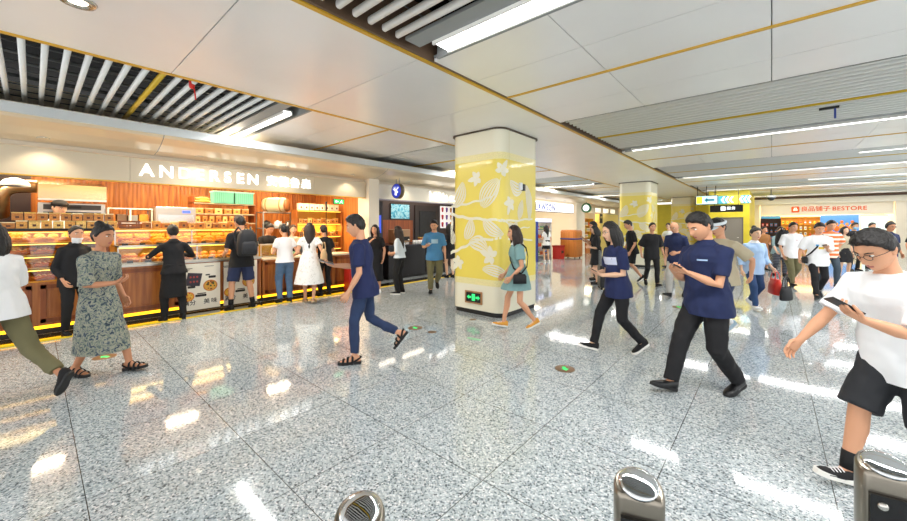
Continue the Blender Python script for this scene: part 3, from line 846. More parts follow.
def person(x, y, head, H, label, pose, out, fem=False, lod=1, seed=1, z0=0.0, group=None, yaw_torso=0):
    """pose: l, r = feet (forward, out, lift, pitch, planted); la, ra = wrist from shoulder (forward, out, up);
    lean, hyaw, hpitch. out: what they wear."""
    s = H / 1.75
    V = Vector
    rt = thing('person', label, 'person', (x, y, z0), R(head), group)
    hipw = 0.088 * s
    shw = (0.158 if fem else 0.180) * s * out.get('broad', 1.0)
    girth = out.get('girth', 1.0)
    TL, SL = 0.425 * s, 0.405 * s
    feet = {}
    hz = 0.905 * s
    hipx = pose.get('hipx', 0.0) * s
    for k_, sd in (('l', 1), ('r', -1)):
        fx, fo, lift, pitch, planted = pose[k_]
        pr = R(pitch)
        zs = [-(-px * math.sin(pr) + pz * math.cos(pr)) for px, pz in ((-0.075, -0.088), (0.13, -0.088), (0.19, -0.084))]
        az = max(zs) * s + lift * s
        fyaw = R(pose.get('toe', 7)) * sd
        feet[k_] = (V((fx * s, fo * s * sd, az)), fyaw, pr)
        if planted:
            dx = fx * s - hipx; dy = (fo * s - hipw)
            hz = min(hz, az + math.sqrt(max((TL + SL) ** 2 * 0.985 - dx * dx - dy * dy, 0.04)))
    hz = min(hz, pose.get('hz', 9))
    lean = R(pose.get('lean', 4))
    up = V((math.sin(lean), 0, math.cos(lean))); fw = V((math.cos(lean), 0, -math.sin(lean))); sd_ = V((0, 1, 0))
    hip = V((hipx, 0, hz))
    ty = R(pose.get('twist', 0))
    fwc = fw * math.cos(ty) + sd_ * math.sin(ty); sdc = sd_ * math.cos(ty) - fw * math.sin(ty)
    if fem:
        TP = [(-.07, .080, .100), (-.03, .100, .150), (.03, .112, .163), (.10, .100, .150), (.19, .084, .122), (.29, .096, .132), (.37, .112, .145), (.43, .098, .142), (.475, .084, .126), (.51, .066, .088), (.54, .050, .056), (.60, .045, .046), (.67, .046, .046)]
    else:
        TP = [(-.07, .085, .105), (-.03, .102, .152), (.03, .110, .160), (.10, .106, .155), (.19, .100, .145), (.29, .108, .155), (.38, .118, .168), (.44, .112, .166), (.485, .094, .140), (.52, .074, .100), (.548, .060, .068), (.60, .053, .054), (.67, .053, .053)]
    def trings(lo, hi, inf=0.0, flare=0.0, minw=0.0, shape=None):
        rings = []
        ts = [t for t in TP if lo <= t[0] <= hi]
        for t, rx, ry in ts:
            g = girth if t < .45 else 1.0
            a, b = rx * g + inf, ry * g * (out.get('broad', 1.0) if t > .3 and t < .55 else 1) + inf
            if t < 0.3: a = max(a, minw * 0.72) + flare * (0.3 - t); b = max(b, minw) + flare * (0.3 - t)
            f = 1.0 if t > 0.3 else max(0.0, t / 0.3)
            F = fw * (1 - f) + fwc * f; D = sd_ * (1 - f) + sdc * f
            rings.append((hip + up * t * s + fw * (0.008 * s if .1 < t < .5 else 0), F * a * s, D * b * s))
        return rings
    # ------------------------------------------------ joints
    J = {'hip': hip}
    for k_, q in (('l', 1), ('r', -1)):
        h = hip + sd_ * hipw * q
        A = feet[k_][0]
        toe_d = V((math.cos(feet[k_][1]), math.sin(feet[k_][1]), 0))
        kn, A2 = ik(h, A, TL, SL, toe_d + V((0, 0.05 * q, 0)))
        J['h' + k_], J['k' + k_], J['a' + k_] = h, kn, A2
        feet[k_] = (A2, feet[k_][1], feet[k_][2])
        sh = hip + up * .462 * s + sdc * shw * q
        wt = pose['la' if k_ == 'l' else 'ra']
        W = sh + fwc * wt[0] * s + sdc * wt[1] * s * q + V((0, 0, wt[2] * s))
        hint = pose.get('el' + k_, (-0.5, 0.35, -0.8))
        el, W = ik(sh, W, 0.295 * s, 0.255 * s, fwc * hint[0] + sdc * hint[1] * q + V((0, 0, hint[2])))
        J['s' + k_], J['e' + k_], J['w' + k_] = sh, el, W
    fat = out.get('limb', 1.0)
    # ------------------------------------------------ head
    neck = hip + up * .58 * s
    hp = R(pose.get('hpitch', 6)); hyw = R(pose.get('hyaw', 0))
    Mh = Matrix.Translation(neck + up * 0.025 * s + V((0.012 * s, 0, 0))) @ Matrix.Rotation(hyw + ty * 0.5, 4, 'Z') @ Matrix.Rotation(hp, 4, 'Y') @ Matrix.Translation(V((0.012, 0, 0.108)) * s) @ Matrix.Scale(s * out.get('headsize', 1.07), 4)
    J['head'] = Mh
    # ------------------------------------------------ body
    b = MB(); fg = MB()
    b.loft(trings(-.08, .7, -0.018)[:-4] + trings(.5, .7, -.002), 20)
    top_ = neck + up * 0.10 * s
    for k_, q in (('l', 1), ('r', -1)):
        h, kn, A = J['h' + k_], J['k' + k_], J['a' + k_]
        cov = out.get('bottom') in ('trousers', 'jeans'); th_ = .80 if (cov or out.get('bottom') == 'shorts' or out.get('top') == 'dress' or out.get('bottom') == 'skirt') else 1; kf = .78 if cov else 1
        m1 = h.lerp(kn, .5); m2 = kn.lerp(A, .33); m3 = kn.lerp(A, .7)
        calf = (kn - A).normalized().cross(V((0, 1, 0))); back = -calf if calf.x > 0 else calf
        b.tube([h, m1, kn, m2 + back * .012 * s, m3, A], [.080 * s * fat * th_, .070 * s * fat * th_, .052 * s * fat * kf, .053 * s * fat * kf, .040 * s * fat * kf, .033 * s * (.9 if cov else 1)], 12)
        fy, fp = feet[k_][1], feet[k_][2]
        Mf = Matrix.Translation(A) @ Matrix.Rotation(fy, 4, 'Z') @ Matrix.Rotation(fp, 4, 'Y') @ Matrix.Scale(s, 4)
        R3 = Mf.to_3x3()
        b.loft([(Mf @ V((x_, 0, (z0_ + z1_) / 2)), R3 @ V((0, hw, 0)), R3 @ V((0, 0, (z1_ - z0_) / 2))) for x_, hw, z0_, z1_ in ((-.066, .018, -.072, -.02), (-.04, .030, -.076, .02), (0.01, .032, -.072, .022), (.06, .036, -.072, -.022), (.11, .041, -.074, -.040), (.15, .036, -.074, -.050), (.172, .018, -.072, -.056))], 12)
        sh, el, W = J['s' + k_], J['e' + k_], J['w' + k_]
        fa = el.lerp(W, .35); sv = out.get('sleeve', .6); u_ = .8 if sv >= .7 else 1; f_ = .84 if sv > 1.3 else 1
        b.tube([sh, sh.lerp(el, .45), el, fa, el.lerp(W, .75), W], [.050 * s * fat * u_, .043 * s * fat * u_, .036 * s * fat * (.8 if sv > 1 else 1), .037 * s * fat * f_, .028 * s * fat * f_, .024 * s], 12)
        fd = (W - el).normalized()
        hs = pose.get('hand_' + k_, {})
        d = fd if 'd' not in hs else (fwc * hs['d'][0] + sdc * hs['d'][1] * q + V((0, 0, hs['d'][2]))).normalized()
        nn = hs.get('n', (0.1, -1, 0.0))
        n = fwc * nn[0] + sdc * nn[1] * q + V((0, 0, nn[2]))
        tt = hs.get('t', (1, 0, 0.3))
        th = fwc * tt[0] + sdc * tt[1] * q + V((0, 0, tt[2]))
        J['g' + k_] = build_hand(b, fg, W, d, n, th, s, hs.get('curl', 26), lod)
    vox = (0.0075 if lod == 0 else 0.0125)
    skin = out.get('skin', SKIN['a'])
    me = remeshed(b, vox, 3, mats=[skin])
    # join the head and the fingers to the body surface
    hb = MB()
    build_head(hb, Mh, fem, lod)
    n0 = len(me.vertices)
    full = MB()
    co = np.empty(n0 * 3, np.float32); me.vertices.foreach_get('co', co)
    full.v = [tuple(c) for c in co.reshape(-1, 3)]
    full.f = [tuple(p.vertices) for p in me.polygons]; full.m = [0] * len(full.f); full.sm = [True] * len(full.f)
    full.add(fg.v, fg.f, 0, True)
    nb_ = len(full.v); full.v += hb.v
    for f, m_ in zip(hb.f, hb.m):
        full.f.append(tuple(nb_ + i for i in f)); full.m.append(m_); full.sm.append(True)
    bpy.data.meshes.remove(me)
    full.build('body', [skin, M_LIP, M_EYE, M_IRIS, M_BROW], rt)
    if out.get('hair'):
        link(build_hair(out['hair'], Mh, fem, lod, seed, [out.get('hairm', M_HAIR)]), 'hair', rt)
    vc = 0.010 if lod == 0 else 0.015
    # ------------------------------------------------ lower clothes
    bt = out.get('bottom')
    if bt in ('trousers', 'shorts', 'jeans'):
        t = MB(); wd = out.get('legw', 1.0)
        t.loft(trings(-.08, .11, 0.012), 18)
        for k_ in 'lr':
            h, kn, A = J['h' + k_], J['k' + k_], J['a' + k_]
            if bt == 'shorts':
                e = h.lerp(kn, out.get('short_len', .9))
                t.tube([h, h.lerp(e, .5), e], [.094 * s * wd, .092 * s * wd, .090 * s * wd], 14, round_ends=False)
            else:
                e = kn.lerp(A, out.get('leg_len', 1.0))
                t.tube([h, h.lerp(kn, .5), kn, kn.lerp(A, .5), e], [.094 * s * wd, .084 * s * wd, .068 * s * wd, .062 * s * wd, .054 * s * wd * out.get('cuff', 1)], 14, round_ends=False)
        link(remeshed(t, vc, 2, 0.011, 10, seed, mats=[out['bcol']]), 'trousers' if bt != 'shorts' else 'shorts', rt)
    def skirt_rings(t0, hem, w0, w1):
        rings = []
        zc = hip.z + t0 * s
        top = hip + up * t0 * s
        mx = (J['kl'] + J['kr']) * .5
        for i in range(7):
            f = i / 6
            z = zc + (hem * s - zc) * f
            c = V((top.x * (1 - f) + (mx.x * .6 + hip.x * .4) * f, 0, z))
            r = w0 + (w1 - w0) * f ** .8
            rings.append((c, V((r * .82 * s + abs(J['kl'].x - J['kr'].x) * .44 * f, 0, 0)), V((0, r * s, 0))))
        return rings
    if bt == 'skirt':
        t = MB(); t.loft(skirt_rings(.13, out.get('hem', .5), .155, out.get('flare', .22)), 22)
        link(remeshed(t, vc, 2, 0.014, 11, seed, mats=[out['bcol']]), 'skirt', rt)
    # ------------------------------------------------ upper clothes
    tp = out.get('top')
    if tp:
        inf = out.get('loose', .016)
        t = MB()
        if tp == 'dress':
            t.loft(trings(.08, .55, inf - .004), 20)
            t.loft(skirt_rings(.20, out.get('hem', .5) - .05, .140 * girth, out.get('flare', .24)), 24)
            cut = (V((0, 0, out.get('hem', .5) * s)), V((0, 0, 1)))
        else:
            ht = out.get('hemt', -.08) - .035; mw = out.get('minw', .163) * girth; lw_ = out.get('legw', 1.0) if bt in ('trousers', 'shorts', 'jeans') else 1.0
            lowr = [(hip + up * q_ * s, fw * (max(mw * .90, .094 * lw_ + .060) + .06 * (.1 - q_)) * s, sd_ * (max(mw * 1.03, .098 + .094 * lw_) + .06 * (.1 - q_)) * s) for q_ in (ht - .05, ht, -.03) if q_ < .08]
            t.loft(lowr + trings(.05, .55, inf, out.get('tflare', .05), mw), 20)
            cut = (hip + up * ht * s, up)
        sl = out.get('sleeve', .6); sw = out.get('sleevew', 1.0)
        for k_ in 'lr':
            sh, el, W = J['s' + k_], J['e' + k_], J['w' + k_]
            inn = sh + (hip + up * .485 * s - sh) * .42
            if sl <= 0: continue
            if sl <= 1:
                e = sh.lerp(el, sl)
                t.tube([inn, sh, sh.lerp(e, .5), e], [.066 * s, .062 * s * sw, .062 * s * sw, .064 * s * sw], 12, round_ends=False)
            else:
                e = el.lerp(W, sl - 1)
                t.tube([inn, sh, sh.lerp(el, .5), el, e], [.066 * s, .060 * s * sw, .055 * s * sw, .050 * s * sw, .040 * s * sw], 12, round_ends=False)
        sm_ = remeshed(t, vc, 2, out.get('crumple', 0.018 if lod == 0 else .013), 7, seed + 5, mats=[out['tcol']], cut=cut)
        so = link(sm_, {'tee': 'shirt', 'polo': 'polo_shirt', 'jacket': 'jacket', 'blouse': 'blouse', 'dress': 'dress'}[tp], rt)
        if tp in ('polo', 'jacket') or out.get('collar'):
            c = MB()
            c.loft([(hip + up * .535 * s, fwc * .074 * s, sdc * .080 * s), (hip + up * .556 * s, fwc * .062 * s, sdc * .066 * s), (hip + up * .580 * s, fwc * .060 * s, sdc * .062 * s), (hip + up * .566 * s, fwc * .066 * s, sdc * .070 * s), (hip + up * .528 * s, fwc * .098 * s, sdc * .108 * s)], 20, caps=False)
            c.build('collar', [out.get('collar') or out['tcol']], so)
        J['shirt'] = so
        if out.get('print'):
            bv = BVHTree.FromPolygons([v.co for v in sm_.vertices], [p.vertices for p in sm_.polygons])
            for pr_ in out['print']:
                (pu, pv, pw, ph, pm, back_) = pr_[:6]
                pmb = MB(); nu, nv = 8, 5
                pts = []
                okk = True
                for j in range(nv + 1):
                    for i in range(nu + 1):
                        q = hip + up * (pv + ph * (j / nv - .5)) * s + sdc * (pu + pw * (i / nu - .5)) * s
                        F = -fwc if back_ else fwc
                        loc, nor, ix, ds = bv.ray_cast(q + F * .6, -F)
                        if loc is None: okk = False; break
                        pts.append(loc + F * .003)
                    if not okk: break
                if okk:
                    pmb.add(pts, [(j * (nu + 1) + i, j * (nu + 1) + i + 1, (j + 1) * (nu + 1) + i + 1, (j + 1) * (nu + 1) + i) for j in range(nv) for i in range(nu)], 0, True)
                    pmb.build('print', [pm], so)
    if out.get('apron'):
        t = MB(); t.loft(skirt_rings(.12, out['apron'], .168, .21), 20)
        link(remeshed(t, vc, 2, 0.010, 11, seed, mats=[out['bcol']]), 'apron', rt)
    if out.get('cap'):
        c = MB()
        prof_ = []
        c.loft([(Mh @ V((-.004, 0, z_)), Mh.to_3x3() @ V((a_, 0, 0)), Mh.to_3x3() @ V((0, b_, 0))) for z_, a_, b_ in ((.045, .118, .096), (.085, .112, .092), (.118, .085, .072), (.136, .035, .03))], 20)
        if out.get('brim', True):
            bp_ = [(0.07 + .0 * i, 0) for i in range(0)]
            poly = [(.09, -.085)] + [(.09 + .085 * math.cos(R(a_)), .085 * math.sin(R(a_))) for a_ in range(-80, 81, 20)] + [(.09, .085)]
            c.prism(poly, .046, .054, 0, Mh)
        c.build('cap', [out['cap']], rt)
    if out.get('visor'):
        c = MB()
        ring = [Mh @ V((.118 * math.cos(R(a_)), .098 * math.sin(R(a_)), .062)) for a_ in range(0, 361, 20)]
        c.tube(ring, .022 * s, 8, ref=(0, 0, 1), flat=.35, round_ends=False)
        poly = [(.08, -.09)] + [(.10 + .095 * math.cos(R(a_)), .09 * math.sin(R(a_))) for a_ in range(-80, 81, 20)] + [(.08, .09)]
        c.prism(poly, .045, .052, 0, Mh @ Matrix.Rotation(R(14), 4, 'Y'))
        c.build('visor', [out['visor']], rt)
    if out.get('mask'):
        c = MB()
        vs = []
        zz = out.get('mask_z', 0.0)
        for j in range(7):
            for i in range(13):
                yy = -.070 + .140 * i / 12; z_ = -.105 + .085 * j / 6
                dxx = math.sqrt(max(0.02, 1 - (yy / .077) ** 2 - (z_ / .118) ** 2))
                p = head_point(dxx, yy / .077, z_ / .118, fem)
                vs.append(Mh @ (p + V((.008, 0, zz))))
        c.add(vs, [(j * 13 + i, j * 13 + i + 1, (j + 1) * 13 + i + 1, (j + 1) * 13 + i) for j in range(6) for i in range(12)], 0, True)
        o = c.build('face_mask', [out['mask']], rt)
        sf = o.modifiers.new('t', 'SOLIDIFY'); sf.thickness = .004
    if out.get('glasses'):
        g = MB()
        for q in (1, -1):
            pts = [Mh @ V((.100, .031 * q + .022 * math.cos(R(a_)), .008 + .017 * math.sin(R(a_)))) for a_ in range(0, 361, 24)]
            g.tube(pts, .0018 * s, 6, round_ends=False)
            g.tube([Mh @ V((.098, .053 * q, .012)), Mh @ V((.05, .078 * q, .012)), Mh @ V((-.01, .084 * q, .010))], .0018 * s, 6)
        g.tube([Mh @ V((.101, .009, .010)), Mh @ V((.104, 0, .013)), Mh @ V((.101, -.009, .010))], .0018 * s, 6)
        g.build('glasses', [M_BLACK], rt)
    if out.get('headphones'):
        g = MB()
        g.tube([Mh @ V((-.005, .100 * math.cos(R(a_)), .005 + .148 * math.sin(R(a_)))) for a_ in range(0, 181, 15)], .010 * s, 8)
        for q in (1, -1): g.ball(Mh @ V((-.005, .093 * q, -.002)), (.034 * s, .022 * s, .040 * s), 12)
        g.build('headphones', [M_BLACK], rt)
    if out.get('shoes'):
        for k_, q in (('l', 1), ('r', -1)):
            make_shoe(rt, feet[k_][0], feet[k_][1], feet[k_][2], s, out['shoes'], q)
    if out.get('socks'):
        for k_ in 'lr':
            MB().tube([J['a' + k_], J['a' + k_].lerp(J['k' + k_], .28)], [.041 * s, .046 * s], 12, round_ends=False).build('sock', [out['socks']], rt)
    J['root'] = rt
    J['M'] = Matrix.Translation((x, y, z0)) @ Matrix.Rotation(R(head), 4, 'Z')
    J['s'] = s
    return J

def phone(J, hand, label, col, name='mobile_phone', size=(.075, .150, .008), push=0.0):
    """a phone lying in a hand"""
    g, d, n, w = J['g' + hand]
    M3 = J['M'].to_3x3()
    g = J['M'] @ (g + n * push); d = M3 @ d; n = M3 @ n; w = M3 @ w
    Mx = Matrix((w, d, w.cross(d))).transposed().to_4x4(); Mx.translation = g + d * .03
    t = bpy.data.objects.new(name, None); COL.objects.link(t); tag(t, label, 'phone')
    t.matrix_world = Mx
    sx, sy, sz = size
    B(-sx / 2, sx / 2, -sy / 2, sy / 2, -sz / 2, sz / 2).build('case', [col], t, bevel=.003)
    q = 1 if Mx.col[2].to_3d().dot(n) > 0 else -1
    B(-sx / 2 + .004, sx / 2 - .004, -sy / 2 + .006, sy / 2 - .006, q * sz / 2 - .0006, q * sz / 2 + .0008).build('screen', [mat('#26323c', .1, name='phone_glass')], t)
    return t
# ------------------------------------------------ who is there
NAVY = mat('#1a264e', 0.85, noise_amt=.08, noise_scale=20, name='navy_cloth'); NAVY2 = mat('#19244f', 0.85, name='navy_jersey')
BLK = mat('#17171a', 0.85, name='black_cloth'); BLK2 = mat('#0f0f11', 0.8, name='black_cloth_deep'); WHT = mat('#f0f1f2', 0.85, name='white_cloth')
OLIVE = mat('#6f6a4a', 0.85, name='olive_cloth'); DENIM = mat('#54708f', 0.85, noise_amt=.15, noise_scale=12, name='blue_denim'); DDENIM = mat('#27385a', 0.85, noise_amt=.12, noise_scale=12, name='dark_denim')
BEIGE = mat('#b9ad92', 0.85, name='beige_cloth'); KHAKI = mat('#a9a08a', 0.85, name='khaki_cloth'); LBLUE = mat('#a9c6e8', 0.8, name='light_blue_cloth')
GREYC = mat('#8f8f90', 0.85, name='grey_cloth'); TEAL = mat('#7fa3a2', 0.85, name='grey_green_cloth'); BTEE = mat('#4a86b4', 0.85, name='blue_jersey')
BROWNC = mat('#a5703f', 0.85, name='rust_cloth'); RUB = mat('#1b1b1c', 0.6, name='black_rubber'); RUBW = mat('#e9e7e0', 0.6, name='white_rubber')
CANVAS = mat('#d99a3c', 0.8, name='mustard_canvas'); LEATH = mat('#121214', 0.3, name='black_leather')
FLOWER = patterned('leafy_print_cloth', ['#27323f', '#41525f', '#7f8a7c', '#a9a894', '#566670', '#2c394c'], 24)
PLAID = stripes('striped_dark_cloth', '#5b5d66', '#2e3038', .05, 2)
ORSTR = stripes('orange_striped_cloth', '#e87a3c', '#f1e5d8', .11, 2, duty=.45)
DOTW = patterned('white_dotted_cloth', ['#c9c6bf', '#f3f1ec', '#f6f4f0', '#f3f1ec'], 22)
SH_BLK = dict(upper=BLK2, sole=RUB); SH_BW = dict(upper=BLK2, sole=RUBW); SH_LEA = dict(upper=LEATH, sole=RUB, sole_h=.026); SH_W = dict(upper=WHT, sole=RUBW)
SAND = dict(kind='sandal', upper=BLK2, sole=RUB, sole_h=.032)

HANG = (.04, .06, -.525); FWD = (.24, .05, -.45); BACK = (-.24, .07, -.45)
def stand(**k):
    d = dict(l=(.02, .10, 0, 0, True), r=(-.02, .10, 0, 0, True), la=HANG, ra=HANG, lean=2); d.update(k); return d
def walk(front='r', st=.30, **k):
    f = (st, .085, 0, -16, True); b = (-st, .09, .0, 34, True)
    d = dict(l=f if front == 'l' else b, r=f if front == 'r' else b, la=FWD if front == 'r' else BACK, ra=FWD if front == 'l' else BACK, lean=5); d.update(k); return d
PH_UP = dict(d=(.75, -.45, .35), n=(-.45, 0, .9), t=(.1, 1, .3), curl=34)       # palm up, phone on it
PH2 = dict(d=(.55, -.75, .25), n=(-.55, 0, .85), t=(.3, 1, .2), curl=38)
GRIP = dict(curl=62)
M_PH = mat('#1a1c20', .3, name='phone_case')

# 1 the large man in the middle right
J1 = person(-.46, 4.22, 234, 1.76, 'man in navy polo shirt and black trousers striding past while looking down at his phone', walk('r', .33, l=(-.23, .10, 0, 14, True), la=(.29, -.10, -.17), ra=(.29, -.11, -.17), hand_l=PH2, hand_r=PH2, hpitch=24, hyaw=-4, lean=2),
   dict(hair='short', skin=SKIN['a'], top='polo', tcol=NAVY, bottom='trousers', bcol=BLK, sleeve=.72, sleevew=1.12, girth=1.14, broad=1.06, limb=1.08, loose=.02, shoes=SH_LEA, legw=1.2, print=[(.085, .40, .085, .014, LBLUE, False)]), lod=0, seed=11)
phone(J1, 'r', 'dark phone held in both hands by the man in the navy polo shirt', M_PH, size=(.078, .155, .009))
# 2 white T-shirt, right edge
J2 = person(.60, 3.41, 226, 1.62, 'man with glasses in white T-shirt and black cargo shorts striding past at the right edge', walk('r', .30, ra=(.36, .12, -.40), la=(.34, -.08, -.11), hand_l=dict(d=(.6, -.35, .55), n=(-.7, 0, .6), t=(.1, 1, .3), curl=30), hand_r=dict(curl=22), hpitch=30, lean=13, l=(-.34, .09, .10, 48, False)),
   dict(hair='short', skin=SKIN['a'], top='tee', tcol=WHT, bottom='shorts', bcol=mat('#25272b', .85, name='charcoal_cloth'), sleeve=.85, sleevew=1.28, girth=1.12, loose=.03, hemt=-.10, short_len=1.0, legw=1.22, glasses=True, limb=1.08, shoes=dict(upper=BLK2, sole=RUBW, sole_h=.034, laces=WHT), socks=BLK2), lod=0, seed=12)
phone(J2, 'l', 'black phone held up by the man in the white T-shirt at the right edge', M_PH, size=(.078, .160, .009))
# patch on the shorts
# 3 navy T-shirt woman with glasses
J3 = person(-1.45, 4.80, 226, 1.66, 'woman with glasses and shoulder-length black hair in navy T-shirt with pale print', walk('r', .29, ra=(.24, -.09, -.28), la=(.20, -.12, -.30), hand_r=PH2, hand_l=PH2, hpitch=12, l=(-.27, .09, 0, 26, True)),
   dict(hair='bob', skin=SKIN['c'], top='tee', tcol=NAVY2, bottom='trousers', bcol=BLK, sleeve=.8, sleevew=1.15, loose=.022, hemt=-.10, glasses=True, shoes=dict(upper=BLK2, sole=RUBW, sole_h=.028), print=[(.02, .34, .24, .10, mat('#cfd6ea', .8), False)]), fem=True, lod=0, seed=13)
phone(J3, 'r', 'phone held at the waist by the woman in the navy T-shirt', M_PH)
# 4 navy T-shirt man, centre left
J4 = person(-3.55, 2.59, 224, 1.71, 'man in navy T-shirt, dark jeans and black sandals stepping past the bakery', walk('l', .20, l=(.16, .09, 0, 0, True), r=(-.34, .08, .10, 52, False), la=(.10, .06, -.50), ra=(.37, -.02, -.21), hand_r=PH_UP, hpitch=16, lean=5, hipx=.06),
   dict(hair='short', skin=SKIN['a'], top='tee', tcol=NAVY2, bottom='jeans', bcol=DDENIM, sleeve=.75, sleevew=1.12, loose=.02, hemt=-.09, shoes=SAND, leg_len=.9, legw=.94), lod=0, seed=14)
phone(J4, 'r', 'large silver phone held out by the man in navy T-shirt and sandals', mat('#8d9098', .3), size=(.085, .18, .009))
# 5 leafy dress woman
J5 = person(-5.50, .42, 38, 1.63, 'person in long leaf-patterned dress and black strappy sandals striding towards the counter', walk('l', .27, r=(-.10, .09, 0, 4, True), l=(.36, .09, 0, -8, True), ra=(.30, -.05, -.24), la=(.06, .08, -.48), hand_r=PH_UP, hand_l=dict(curl=25), hpitch=5, lean=5, hipx=.05),
   dict(hair='topbun', skin=SKIN['b'], top='dress', tcol=FLOWER, hem=.27, flare=.245, sleeve=1.0, sleevew=1.2, girth=1.05, loose=.024, shoes=SAND, crumple=.014), fem=True, lod=0, seed=15)
# 6 left edge
J6 = person(-5.14, -.20, 222, 1.64, 'person in white T-shirt and olive trousers at the left edge', walk('l', .33, r=(-.50, .08, .05, 58, False), l=(.20, .09, 0, 0, True), hpitch=4, la=(-.12, .08, -.48), ra=(.2, .05, -.46)),
   dict(hair='bob', skin=SKIN['b'], top='tee', tcol=WHT, bottom='trousers', bcol=OLIVE, sleeve=.9, sleevew=1.2, loose=.03, hemt=-.05, legw=1.05, shoes=SH_BLK, leg_len=.86), fem=True, lod=0, seed=16)
# 7 staff by the left counter
person(-7.68, .40, 20, 1.58, 'bakery worker in black jacket with white mask below the chin by the left case', stand(la=(.06, .05, -.50), ra=(.10, .02, -.48)),
   dict(hair='bun', skin=SKIN['a'], top='jacket', tcol=BLK, bottom='trousers', bcol=BLK2, sleeve=1.8, loose=.02, hemt=-.09, shoes=SH_BLK, mask=WHT, mask_z=-.032), fem=True, lod=1, seed=17)
# 8 black uniform, back to us
person(-7.56, 1.56, 184, 1.60, 'bakery worker in black shirt and apron seen from behind, leaning on the low glass case', stand(la=(.28, .03, -.10), ra=(.28, .02, -.16), hpitch=10, lean=4, l=(.03, .14, 0, 0, True), r=(-.03, .13, 0, 0, True), ell=(-.2, .75, -.6), elr=(-.2, .75, -.6)),
   dict(hair='bun', skin=SKIN['a'], top='jacket', tcol=BLK, bottom='trousers', bcol=BLK2, sleeve=1.75, loose=.016, hemt=-.02, apron=.42, shoes=SH_BLK, legw=1.05), fem=True, lod=1, seed=18)
# 9 backpack man
J9 = person(-7.58, 2.60, 182, 1.77, 'man in black T-shirt, navy shorts and black trainers facing the bakery counter', stand(la=(.22, .04, -.34), ra=(.20, .06, -.36), l=(.04, .17, 0, 0, True), r=(-.02, .19, 0, 0, True), hpitch=14, hyaw=10),
   dict(hair='short', skin=SKIN['a'], top='tee', tcol=BLK, bottom='shorts', bcol=mat('#2a3557', .85), sleeve=.8, loose=.022, legw=1.12, short_len=.88, shoes=SH_BLK, socks=BLK2), lod=1, seed=19)
# 10 white tee jeans
J10 = person(-7.58, 3.42, 176, 1.62, 'woman in white T-shirt and loose blue jeans seen from behind at the cash counter', stand(la=(.22, .04, -.22), ra=(.16, .08, -.36), hpitch=12, hyaw=20, l=(.03, .10, 0, 0, True)),
   dict(hair='tail', skin=SKIN['a'], top='tee', tcol=WHT, bottom='jeans', bcol=DENIM, sleeve=.55, loose=.016, hemt=.02, legw=1.12, shoes=SH_BLK), fem=True, lod=1, seed=20)
# 11 white dress
J11 = person(-7.18, 3.74, 150, 1.64, 'woman in long white dress with dark hair down her back carrying a tan handbag', walk('l', .15, l=(.10, .09, 0, 0, True), r=(-.20, .09, 0, 12, True), la=(.22, .05, -.28), ra=(.06, .14, -.42), hpitch=4),
   dict(hair='long', hairm=M_HAIRB, skin=SKIN['a'], top='dress', tcol=DOTW, hem=.42, flare=.32, sleeve=.45, sleevew=1.2, loose=.016, shoes=dict(kind='sandal', upper=mat('#b99d78', .6), sole=mat('#c9ae8a', .6), sole_h=.03)), fem=True, lod=1, seed=21)
# 12 partly hidden customer in black
person(-7.66, 4.36, 178, 1.60, 'customer in black clothes half hidden behind the woman in the white dress', stand(la=(.24, .02, -.3), ra=(.24, .02, -.3), hpitch=14),
   dict(hair='tail', skin=SKIN['a'], top='tee', tcol=BLK, bottom='trousers', bcol=BLK2, sleeve=.7, shoes=SH_BLK), fem=True, lod=1, seed=22)
# 13, 14 by the coffee shop
person(-7.12, 5.36, 318, 1.60, 'woman in long black dress raising a hand to her face beside the cream pier', stand(la=(.06, .05, -.5), ra=(.20, -.06, -.02), hpitch=6, hyaw=-20, elr=(.3, .6, -.8)),
   dict(hair='long', skin=SKIN['a'], top='dress', tcol=BLK, hem=.30, flare=.21, sleeve=.7, shoes=SH_W), fem=True, lod=1, seed=23)
person(-6.52, 5.60, 205, 1.57, 'woman in white blouse and black trousers with long hair standing before the coffee shop', stand(la=(.20, -.06, -.32), ra=(.18, -.05, -.34), hpitch=6),
   dict(hair='long', hairm=M_HAIRB, skin=SKIN['a'], top='blouse', tcol=mat('#dbe6ee', .8), bottom='trousers', bcol=BLK2, sleeve=1.2, sleevew=1.1, hemt=.06, legw=1.1, shoes=SH_BW), fem=True, lod=1, seed=24)
# 15 blue tee
J15 = person(-6.05, 6.26, 318, 1.72, 'man in blue printed T-shirt and olive trousers walking while reading his phone', walk('r', .16, r=(.12, .09, 0, -4, True), l=(-.24, .09, .05, 44, False), ra=(.26, .02, -.22), la=(.04, .08, -.52), hand_r=PH_UP, hpitch=18, hyaw=-14),
   dict(hair='short', skin=SKIN['a'], top='tee', tcol=BTEE, bottom='trousers', bcol=OLIVE, sleeve=.85, sleevew=1.2, loose=.024, legw=1.15, shoes=SH_BLK, print=[(0, .34, .16, .10, mat('#a9c9de', .8), False)]), lod=1, seed=25)
phone(J15, 'r', 'pale phone in the hand of the man in the blue T-shirt', mat('#cfd3d8', .3))
# 16
person(-7.35, 8.30, 160, 1.63, 'woman in short black dress with long hair waiting at the coffee counter', stand(la=(.12, .03, -.45), ra=(.2, 0, -.3)),
   dict(hair='long', skin=SKIN['c'], top='dress', tcol=BLK, hem=.62, flare=.22, sleeve=.5, shoes=SH_BLK), fem=True, lod=1, seed=26)
